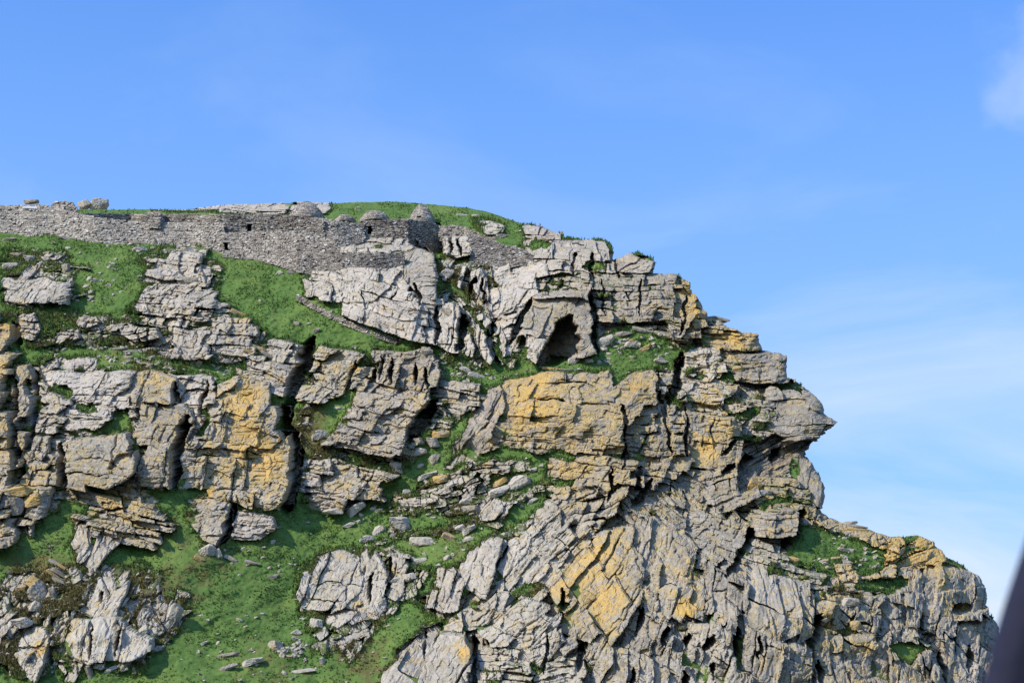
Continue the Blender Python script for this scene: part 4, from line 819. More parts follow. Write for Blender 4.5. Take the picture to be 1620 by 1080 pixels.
sm = np.ones(len(allq), bool); sm[len(fq):] = False
me.polygons.foreach_set('use_smooth', sm)
tag(link('hillside', me), 'steep green turf slope of the rocky headland, grass growing between the crags', None, None, 'structure')

# ------------------------------------------------------------------ rock outcrops: every joint block is a part
inq = cen & (cell[:-1, :-1] >= 0)
i_, j_ = np.nonzero(inq)
cq = cell[:-1, :-1][inq]
order = np.argsort(cq, kind='stable')
Q = np.stack([i_ * NA + j_, i_ * NA + j_ + 1, (i_ + 1) * NA + j_ + 1, (i_ + 1) * NA + j_], -1)[order]
cq = cq[order]
ids, starts = np.unique(cq, return_index=True)
starts = np.append(starts, len(cq))
fa, fb, fw_ = ga_s.ravel(), gb_s.ravel(), w_rock.ravel()
ft = tint.reshape(-1, 4); fs = strata.reshape(-1, 3)
fd = cleft.ravel()
outcrops = {}
# joined crumbs: blocks too small to pick out go into one part per outcrop
region_cells = {}
for n_, c in enumerate(ids): region_cells.setdefault(int(c // 10 ** 7), []).append(n_)
n_blocks = 0
def block_geo(q, c, s):
    nodes, inv = np.unique(q, return_inverse=True)
    inv = inv.reshape(q.shape)
    a = fa[nodes].copy(); b = fb[nodes].copy(); ww = fw_[nodes].copy()
    ac, bc = a.mean(), b.mean(); ha, hb = np.ptp(a) / 2 + .3, np.ptp(b) / 2 + .3
    h = [float(hsh(np.array(c), 31 + i)) for i in range(5)]
    off = (h[0] - .5) * 2.1 * s['amp']
    tx = (.24 + .60 * (h[1] - .5)); ty = (.14 + .50 * (h[2] - .5))
    tx = np.clip(tx, -.9 / ha, .9 / ha); ty = np.clip(ty, -.9 / hb, .9 / hb)
    dm = np.clip(1 - fd[nodes] / 2.5, 0, 1) if s['La'] < 7 else 1.0
    ww = ww + (off + tx * (a - ac) + ty * (b - bc)) * dm
    e = np.concatenate([inv[:, [0, 1]], inv[:, [1, 2]], inv[:, [2, 3]], inv[:, [3, 0]]])
    m = len(nodes)
    kk = e[:, 0] * m + e[:, 1]; kr = e[:, 1] * m + e[:, 0]
    be = e[~np.isin(kk, kr)]
    for _ in range(2):                              # soften the outline
        sa = np.zeros(m); sb = np.zeros(m); sw = np.zeros(m); cn = np.zeros(m)
        for x_, y_ in ((be[:, 0], be[:, 1]), (be[:, 1], be[:, 0])):
            np.add.at(sa, x_, a[y_]); np.add.at(sb, x_, b[y_]); np.add.at(sw, x_, ww[y_]); np.add.at(cn, x_, 1)
        g = (cn > 0) & (np.abs(sky_d.ravel()[nodes]) > 2)
        a[g] = .5 * a[g] + .5 * sa[g] / cn[g]; b[g] = .5 * b[g] + .5 * sb[g] / cn[g]
    bn = np.unique(be)
    bm = np.zeros(m, np.int64); bm[bn] = m + np.arange(len(bn))
    depth = 2.6 + .5 * s['proud']
    a2 = np.concatenate([a, a[bn] + (ac - a[bn]) * .12]); b2 = np.concatenate([b, b[bn] + (bc - b[bn]) * .12])
    w2 = np.concatenate([ww, ww[bn] - depth])
    sk = np.stack([be[:, 1], be[:, 0], bm[be[:, 0]], bm[be[:, 1]]], -1)
    V = world_pt(a2, b2, DIST - w2)
    FQ = np.concatenate([inv, sk])
    tn = np.concatenate([ft[nodes], ft[nodes][bn]]); sn = np.concatenate([fs[nodes], fs[nodes][bn] + np.array([0, 0, -.8])])
    return V, FQ, tn, sn
def pieces(q):
    """a block cut in two by turf: its separate pieces, largest first"""
    nodes, inv = np.unique(q, return_inverse=True); inv = inv.reshape(q.shape)
    c = np.arange(len(nodes))
    for _ in range(60):
        mn = c[inv].min(1); n_ = c.copy()
        for k in range(4): np.minimum.at(n_, inv[:, k], mn)
        n_ = n_[n_]; n_ = n_[n_]
        if (n_ == c).all(): break
        c = n_
    qc = c[inv[:, 0]]; ids_, cnt = np.unique(qc, return_counts=True)
    return [q[qc == i] for i in ids_[np.argsort(-cnt)]]
for r, cells in region_cells.items():
    lab, ps, st = REG[r]; s = dict(DEF); s.update(st)
    P = pts(ps); P = P[(P[:, 0] > -90) & (P[:, 1] < 1100)]
    bi, bj = node_of(P[:, 0].mean(), P[:, 1].max())
    base = world_pt(ga[bi, bj], gb[bi, bj], DIST - w[bi, bj])
    sizes = [starts[n + 1] - starts[n] for n in cells]
    keep = sorted(range(len(cells)), key=lambda k: -sizes[k])[:280]
    single = sum(1 for q_ in sizes if q_ >= 5) == 1
    root = None
    if not single:
        root = empty('rock_outcrop', base); tag(root, lab, 'rock outcrop')
    outcrops[r] = root
    crumbs = []
    geo = lambda q, n: block_geo(q, int(ids[n]), s)
    for k in range(len(cells)):
        n = cells[k]
        if sizes[k] < 9: continue

        q = Q[starts[n]:starts[n + 1]]
        parts = pieces(q)
        crumbs += [geo(p_, n) for p_ in parts[1:] if len(p_) >= 9]
        if len(parts[0]) < 9: continue
        V, FQ, tn, sn = geo(parts[0], n)
        if single:
            me = make_mesh('rock_outcrop', V - base, FQ.ravel(), np.full(len(FQ), 4), ROCK, False, {'tint': ('FLOAT_COLOR', tn), 'strata': ('FLOAT_VECTOR', sn)})
            tag(link('rock_outcrop', me, None, base), lab, 'rock outcrop')
        elif k in keep and sizes[k] >= 34:
            c0 = V.mean(0)
            me = make_mesh('block', V - c0, FQ.ravel(), np.full(len(FQ), 4), ROCK, False, {'tint': ('FLOAT_COLOR', tn), 'strata': ('FLOAT_VECTOR', sn)})
            link('block', me, root, c0 - base); n_blocks += 1
        else:
            crumbs.append((V, FQ, tn, sn))
    if not crumbs and root is not None and not root.children:
        bpy.data.objects.remove(root); continue
    if crumbs:
        o = np.cumsum([0] + [len(x[0]) for x in crumbs])
        V = np.concatenate([x[0] for x in crumbs]); FQ = np.concatenate([x[1] + o[i] for i, x in enumerate(crumbs)])
        me = make_mesh('rubble', V - base, FQ.ravel(), np.full(len(FQ), 4), ROCK, False, {'tint': ('FLOAT_COLOR', np.concatenate([x[2] for x in crumbs])), 'strata': ('FLOAT_VECTOR', np.concatenate([x[3] for x in crumbs]))})
        tag(link('rubble', me, root), None, None, None, 'stuff')
print('outcrops', len(outcrops), 'blocks', n_blocks, 'quads', len(Q), 'hill', len(fq))
# ------------------------------------------------------------------ drystone walls, terraces and beehive huts of the monastery
def surf_t(u, v, win=3):
    i, j = node_of(u, v)
    sl = (slice(max(0, i - win), i + win + 1), slice(max(0, j - 2 * win), j + 2 * win + 1))
    return float(DIST - np.max(w[sl]))
class Stones:
    """many small rough stones joined as one part"""
    def __init__(s): s.v = []; s.f = []; s.n = 0
    def add(s, corners):                            # 8 points: front four, back four
        s.v.append(corners)
        k = s.n
        for f in ((0, 1, 2, 3), (4, 0, 3, 7), (1, 5, 6, 2), (3, 2, 6, 7), (4, 5, 1, 0)): s.f.append([k + q for q in f])
        s.n += 8
    def build(s, name, parent, base, mat=None):
        V = np.concatenate(s.v) - base; Fq = np.array(s.f)
        o = link(name, make_mesh(name, V, Fq.ravel(), np.full(len(Fq), 4), mat or DRY), parent)
        tag(o, None, None, None, 'stuff')
        return o
def solid(quads):
    V = np.array([p for q in quads for p in q]); n = len(quads)
    return V, np.arange(4 * n)
def add_part(name, quads, parent, base, mat):
    V, l = solid(quads)
    return link(name, make_mesh(name, V - base, l, np.full(len(quads), 4), mat), parent)

def drystone_wall(label, top, bot, cat='wall', name='drystone_wall', lean=.62, tb=None, fwd=.5, doors=(), hgt=(1.2, 2.5), length=(1.6, 5.0), rough=.20, back=1.3, seed=0, mat=None):
    rg = np.random.default_rng(500 + seed)
    T_, B_ = pts(top), pts(bot)
    u0, u1 = max(T_[0, 0], B_[0, 0]), min(T_[-1, 0], B_[-1, 0])
    vt = lambda u: np.interp(u, T_[:, 0], T_[:, 1]); vb_ = lambda u: np.interp(u, B_[:, 0], B_[:, 1])
    us = np.linspace(u0, u1, max(3, int((u1 - u0) / 8)))
    if tb is None:
        ts = np.array([surf_t(u, vb_(u)) for u in us])
        kk = np.ones(7) / 7
        if len(ts) > 10: ts = np.convolve(np.pad(ts, 3, mode='edge'), kk, mode='valid')
        ts = ts - fwd
    else:
        q = np.array(tb); ts = np.interp(us, q[:, 0], q[:, 1])
    tbf = lambda u: np.interp(u, us, ts)
    def P(u, v, dt=0.0):
        t = tbf(u) + lean * (vb_(u) - v) / 10 * tbf(u) / DIST + dt
        return survey(u, v, t)
    um = (u0 + u1) / 2
    base = P(um, vb_(um))
    root = empty(name, base); tag(root, label, cat)
    st = Stones()
    rows = []
    hmax = max((vb_(u) - vt(u)) for u in us) + 3
    y = -7.0
    while y < hmax:
        h = rg.uniform(*hgt); rows.append((y, h)); y += h
    for (y, h) in rows:
        u = u0 - rg.uniform(0, 4)
        while u < u1:
            l = rg.uniform(*length)
            uc = u + l / 2
            if u0 - 1 <= uc <= u1 + 1:
                # courses follow the foot of the wall at the bottom and its top at the top
                H = vb_(uc) - vt(uc)
                v_hi = vb_(uc) - y - h; v_lo = vb_(uc) - y
                if y + h * .55 < H and not any(a_ - l * .3 < uc < c_ + l * .3 and b_ - h * .3 < (v_hi + v_lo) / 2 < d_ for a_, b_, c_, d_ in doors):
                    j = lambda q: rg.uniform(-q, q)
                    g = .12
                    pr = rg.uniform(-.02, rough) if rg.random() > .06 else rough * 1.9
                    ua, ub = u + g, u + l - g
                    sh = j(1.3)
                    c = [(ua + j(.3), v_lo - g + j(.2)), (ub + j(.3), v_lo - g + j(.2) + sh * .4), (ub + j(.5), v_hi + g + j(.25) + sh * .4), (ua + j(.5), v_hi + g + j(.25))]
                    fr = [P(a_, b_, -pr + j(.04)) for a_, b_ in c]
                    bk = [P(a_ + (-.2 if k in (0, 3) else .2), b_ + (.2 if k < 2 else -.2), .35) for k, (a_, b_) in enumerate(c)]
                    st.add(np.array(fr + bk))
            u += l
    st.build('masonry', root, base, mat)
    # packed core behind the stones, with a flat top
    qs = []
    n = max(3, int((u1 - u0) / 3)); uu = np.linspace(u0, u1, n + 1)
    for k in range(n):
        a_, b_ = uu[k], uu[k + 1]
        m = max(1, int((vb_(a_) - vt(a_)) / 3))
        for q in range(m):
            f0, f1 = q / m, (q + 1) / m
            va0, va1 = vb_(a_) + (vt(a_) + .6 - vb_(a_)) * f0, vb_(a_) + (vt(a_) + .6 - vb_(a_)) * f1
            vb0, vb1 = vb_(b_) + (vt(b_) + .6 - vb_(b_)) * f0, vb_(b_) + (vt(b_) + .6 - vb_(b_)) * f1
            cu, cv = (a_ + b_) / 2, (va0 + vb1) / 2
            if any(x_ - .5 < cu < z_ + .5 and y_ - .5 < cv < w_ + .5 for x_, y_, z_, w_ in doors): continue
            qs.append([P(a_, va0, .2), P(b_, vb0, .2), P(b_, vb1, .2), P(a_, va1, .2)])
        yb = np.array([0, back, -.15])
        qs.append([P(a_, vt(a_) + .6, .2), P(b_, vt(b_) + .6, .2), P(b_, vt(b_) + .6, .2) + yb, P(a_, vt(a_) + .6, .2) + yb])
    for ue in (u0, u1):
        yb = np.array([0, back, 0])
        qs.append([P(ue, vb_(ue), .2), P(ue, vt(ue) + .6, .2), P(ue, vt(ue) + .6, .2) + yb, P(ue, vb_(ue), .2) + yb])
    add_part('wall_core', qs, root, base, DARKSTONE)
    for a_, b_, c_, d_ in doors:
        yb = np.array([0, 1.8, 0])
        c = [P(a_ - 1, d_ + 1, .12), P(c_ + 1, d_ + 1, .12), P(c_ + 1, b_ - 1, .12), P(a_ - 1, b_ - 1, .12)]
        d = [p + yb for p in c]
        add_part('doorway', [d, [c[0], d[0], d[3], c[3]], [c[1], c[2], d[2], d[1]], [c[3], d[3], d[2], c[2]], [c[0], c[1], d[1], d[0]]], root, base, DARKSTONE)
        lt = [(a_ - 2.5, b_ + .2), (c_ + 2.5, b_ + .2), (c_ + 2.2, b_ - 1.8), (a_ - 2.2, b_ - 1.6)]
        f = [P(x_, y_, -.18) for x_, y_ in lt]; g = [P(x_, y_, .5) for x_, y_ in lt]
        add_part('lintel', [f, [f[3], f[2], g[2], g[3]], [f[1], f[0], g[0], g[1]], [f[0], f[3], g[3], g[0]], [f[2], f[1], g[1], g[2]]], root, base, DRY)
    return root

def beehive_hut(label, u, v, rad, hgt, toff, cut=1.0, door=None, seed=0, squash=1.0):
    rg = np.random.default_rng(900 + seed)
    c = survey(u, v, surf_t(u, v) + toff)
    root = empty('beehive_hut', c); tag(root, label, 'stone hut')
    prof = lambda z: rad * max(0.0, 1 - (z / hgt) ** 1.45) ** .75
    st = Stones(); z = -.6
    while z < hgt * cut:
        h = rg.uniform(.13, .24); r0, r1 = prof(max(z, 0)), prof(min(max(z + h, 0), hgt * .999))
        if r0 < .25: break
        th = rg.uniform(0, 1)
        end = th + 2 * math.pi
        while th < end:
            dl = rg.uniform(.28, .65) / r0
            if not (door and abs(((th + dl / 2) - door[0] + math.pi) % (2 * math.pi) - math.pi) < door[1] / r0 and door[2] < z + h / 2 < door[3]):
                p = rg.uniform(0, .10)
                def pt(t_, r_, z_): return c + np.array([math.cos(t_) * r_, math.sin(t_) * r_ * squash, z_])
                a_, b_ = th + .03 / r0, th + dl - .03 / r0
                st.add(np.array([pt(a_, r0 + p, z + .01), pt(b_, r0 + p, z + .01), pt(b_, r1 + p * .8, z + h - .01), pt(a_, r1 + p * .8, z + h - .01),
                                 pt(a_, r0 - .3, z), pt(b_, r0 - .3, z), pt(b_, max(r1 - .3, .02), z + h), pt(a_, max(r1 - .3, .02), z + h)]))
            th += dl
        z += h
    st.build('masonry', root, c)
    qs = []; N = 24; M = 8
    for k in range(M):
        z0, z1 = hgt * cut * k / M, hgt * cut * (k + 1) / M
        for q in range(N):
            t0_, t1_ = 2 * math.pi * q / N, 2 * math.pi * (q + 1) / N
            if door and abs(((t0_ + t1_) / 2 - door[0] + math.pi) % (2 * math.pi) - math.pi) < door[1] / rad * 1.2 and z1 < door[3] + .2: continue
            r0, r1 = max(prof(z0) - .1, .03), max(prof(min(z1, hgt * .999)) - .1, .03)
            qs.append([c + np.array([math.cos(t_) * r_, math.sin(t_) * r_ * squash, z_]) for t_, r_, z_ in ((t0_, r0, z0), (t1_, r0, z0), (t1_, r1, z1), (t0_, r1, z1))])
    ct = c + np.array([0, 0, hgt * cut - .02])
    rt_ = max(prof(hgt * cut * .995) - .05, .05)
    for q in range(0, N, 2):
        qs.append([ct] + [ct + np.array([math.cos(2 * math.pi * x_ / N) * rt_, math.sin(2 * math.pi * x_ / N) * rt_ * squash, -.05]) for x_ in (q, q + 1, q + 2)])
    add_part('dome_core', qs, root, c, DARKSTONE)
    return root

def foot(u, top, bot):                              # depth of a wall's foot below the turf it stands on
    return surf_t(u, np.interp(u, pts(bot)[:, 0], pts(bot)[:, 1]))
W1T = "-130,326 20,324.5 60,323 92,327 110,334 126,339 172,346 215,350 252,352 320,352 354,352"
W1B = "-130,364 0,360 30,367 100,367 130,378 165,381 205,378 250,382 320,383 354,399"
drystone_wall('long sloping drystone retaining wall at the upper left, just above the green slope', W1T, W1B, seed=1, lean=.75, fwd=.1, back=4.5, mat=DRYP)
f_ = lambda u: foot(u, W1T, W1B)
q_ = f_(300)
drystone_wall('upper terrace wall on the skyline side of the monastery, behind the long retaining wall', "108,333 126,337 200,338 240,338 256,338 330,339 400,339 450,339 512,346", "108,346 126,350 215,360 252,362 320,364 354,368 400,372 440,374 512,378",
    doors=((391, 353.5, 398, 366),), seed=2, lean=.5, tb=((108, f_(110) + 3.2), (128, f_(128) + 3.6), (210, f_(205) + 10.5), (222, f_(222) + 6.5), (300, q_ + 5), (350, f_(352) + 4.8), (400, f_(352) + 5.0), (440, f_(352) + 4.4), (512, surf_t(505, 384) - .5)), mat=DRYB)
drystone_wall('short wall end with a black right side on the upper terrace wall', "236,336 248,334 252,335", "236,354 248,354 252,354", seed=3, tb=((236, f_(240) + 1.5), (252, f_(252) + 1.5)), lean=.45, back=3)
drystone_wall('black shaded end of the short wall standing on the upper terrace', "252,335 259,340", "252,354 259,352", seed=13, tb=((252, f_(252) + 1.5), (259, f_(252) + 6)), lean=.42)
drystone_wall('lower tier of the monastery retaining wall with a small dark doorway at its left end', "353,368 400,367 440,366 480,372 536,378", "353,400 400,404 440,414 480,427 500,429 536,420",
    doors=((354.5, 383, 360.5, 397),), seed=4, fwd=.5, lean=.70)
drystone_wall('wide rubble masonry slope left of the sunlit hut terrace', "430,350 470,345 512,345 540,350 576,354", "430,374 480,382 512,386 540,384 576,376", seed=5, fwd=.9, lean=.8, rough=.22)
drystone_wall('brown lower retaining wall between the rock terrace and the whitish crag', "470,384 500,388 535,398 580,400 640,402", "470,424 500,428 535,424 580,426 640,418", seed=6, fwd=1.0, lean=.66, mat=DRYB)
ta = surf_t(600, 374) - 1.2
drystone_wall('sunlit front wall of the hut terrace, with a narrow dark doorway at its left', "574,349 600,348 645,346", "574,375 600,375 645,375", doors=((582, 357, 587.5, 370),), seed=7, tb=((574, ta), (645, ta - .4)), lean=.44, mat=DRYB)
drystone_wall('tall shaded side wall of the hut terrace, turned away from the sun', "645,346 670,351 690,354 697,358", "645,376 660,392 680,406 697,412", seed=8, tb=((645, ta - .4), (697, ta + 6.0)), lean=.46, mat=DRYB)
drystone_wall('dark low wall running right from the tall shaded side wall', "696,357 730,356 760,370 782,378", "696,374 730,376 760,384 782,388", seed=9, fwd=.8, lean=.6, mat=DRYB)
drystone_wall('brown rubble bank right of the two square blocks', "744,372 780,380 800,388 830,394 842,404", "744,408 780,416 800,417 830,412 842,412", seed=10, fwd=1.0, lean=1.0, rough=.2, hgt=(1.0, 1.8), mat=DRYB)
drystone_wall('low stone wall edging the path that slants down under the whitish crag', "470,465.5 500,481.5 530,498 560,510 590,522 626,534", "470,468 500,484.5 530,501.5 560,513.5 590,525.5 626,538", seed=11, fwd=.1, lean=.6, mat=DRYB)
drystone_wall('low rubble cairn wall on the skyline, between the flat slab and the upright block', "80,326 86,319 100,318 116,320 122,330", "80,340 90,341 104,342 118,342 124,342", seed=12, fwd=2.4, lean=.5, rough=.25)

beehive_hut('largest beehive hut, a rounded stone cone above the rubble masonry slope', 485, 350, 3.4, 4.0, -2.6, seed=1)
beehive_hut('low flat-topped dome of a hut behind the sunlit front wall', 593, 352, 2.9, 2.6, -1.8, cut=.62, seed=2)
beehive_hut('steep beehive hut with a blunt top beside the tall shaded side wall', 667, 355, 2.5, 4.3, 2.2, cut=.84, door=(-1.75, .3, .1, .6), seed=3)
beehive_hut('small ruined hut with a dark side between the largest hut and the low dome', 546, 351, 2.0, 1.5, -1.8, cut=.5, seed=4)
# ------------------------------------------------------------------ loose boulders and slabs lying on the turf
def ico(sub):
    import bmesh
    bm = bmesh.new(); bmesh.ops.create_icosphere(bm, subdivisions=sub, radius=1.0)
    V = np.array([v.co[:] for v in bm.verts]); Fc = np.array([[v.index for v in f.verts] for f in bm.faces]); bm.free()
    return V, Fc
ICO3 = ico(4); ICO2 = ico(3); ICO1 = ico(2)
def stone_mesh(seed, lich, pale, warm=.3, fine=True, planes=11):
    rg = np.random.default_rng(3000 + seed)
    V, Fc = ICO3 if fine else ICO2
    n = rg.normal(size=(planes, 3)); n /= np.linalg.norm(n, axis=1)[:, None]
    n = np.concatenate([n, np.eye(3), -np.eye(3)])
    d = np.concatenate([rg.uniform(.62, .95, planes), rg.uniform(.8, 1.0, 6)])
    dot = V @ n.T
    r = np.min(np.where(dot > .05, d / np.maximum(dot, .05), 9), axis=1)
    X = V * r[:, None]
    X = X * (1 + .05 * fbm(X[:, 0] * 2 + seed, X[:, 1] * 2 + X[:, 2] * 1.7, 3, 2))[:, None] + .02 * rg.normal(size=X.shape)
    t = np.tile(np.array([lich, warm, pale, .0]), (len(X), 1))
    return make_mesh('stone', X, Fc.ravel(), np.full(len(Fc), 3), ROCK, False, {'tint': ('FLOAT_COLOR', t), 'strata': ('FLOAT_VECTOR', X * 1.5 + seed)})
PALE = [stone_mesh(i, .02, .92) for i in range(7)]
GREY = [stone_mesh(20 + i, .15, .55, .4) for i in range(6)]
OCHRE = [stone_mesh(40 + i, 1.1, .5, .2) for i in range(4)]
SMALL = [stone_mesh(60 + i, .04, .85, .3, False) for i in range(8)]
SMALLG = [stone_mesh(80 + i, .3, .6, .3, False) for i in range(5)]
_n = [0]
def lay(name, mesh, u, v, wpx, hpx, rot=0.0, depth=None, label=None, cat=None, group=None, sink=.26, tip=0.0, fwd=0.0):
    i, j = node_of(u, v)
    sl = (slice(max(0, i - 2), i + 3), slice(max(0, j - 3), j + 4))
    ws = w_turf[sl] if R[i, j] < 0 else np.maximum(w_turf[sl], w_rock[sl])
    t = float(DIST - np.median(ws))
    k = t / DIST / 10
    sx, sz = wpx / 2 * k * 1.12, hpx / 2 * k * 1.12
    sy = depth if depth else min(max(sx, sz), 1.6 * min(sx, sz)) * .9
    t = t + sy * (sink * 2 - .55) - fwd
    o = bpy.data.objects.new(name, mesh)
    ca = math.radians(rot)
    ex = RT * math.cos(ca) + UP * math.sin(ca); ez = -RT * math.sin(ca) + UP * math.cos(ca); ey = FW
    ct = math.radians(tip)
    ey, ez = ey * math.cos(ct) + ez * math.sin(ct), ez * math.cos(ct) - ey * math.sin(ct)
    Mx = Matrix.Identity(4)
    p = survey(u, v, t)
    for r_ in range(3):
        Mx[r_][0] = ex[r_] * sx; Mx[r_][1] = ey[r_] * sy; Mx[r_][2] = ez[r_] * sz; Mx[r_][3] = p[r_]
    o.matrix_world = Mx
    tag(o, label, cat, group)
    COL.objects.link(o)
    return o
K = {'p': PALE, 'g': GREY, 'o': OCHRE}
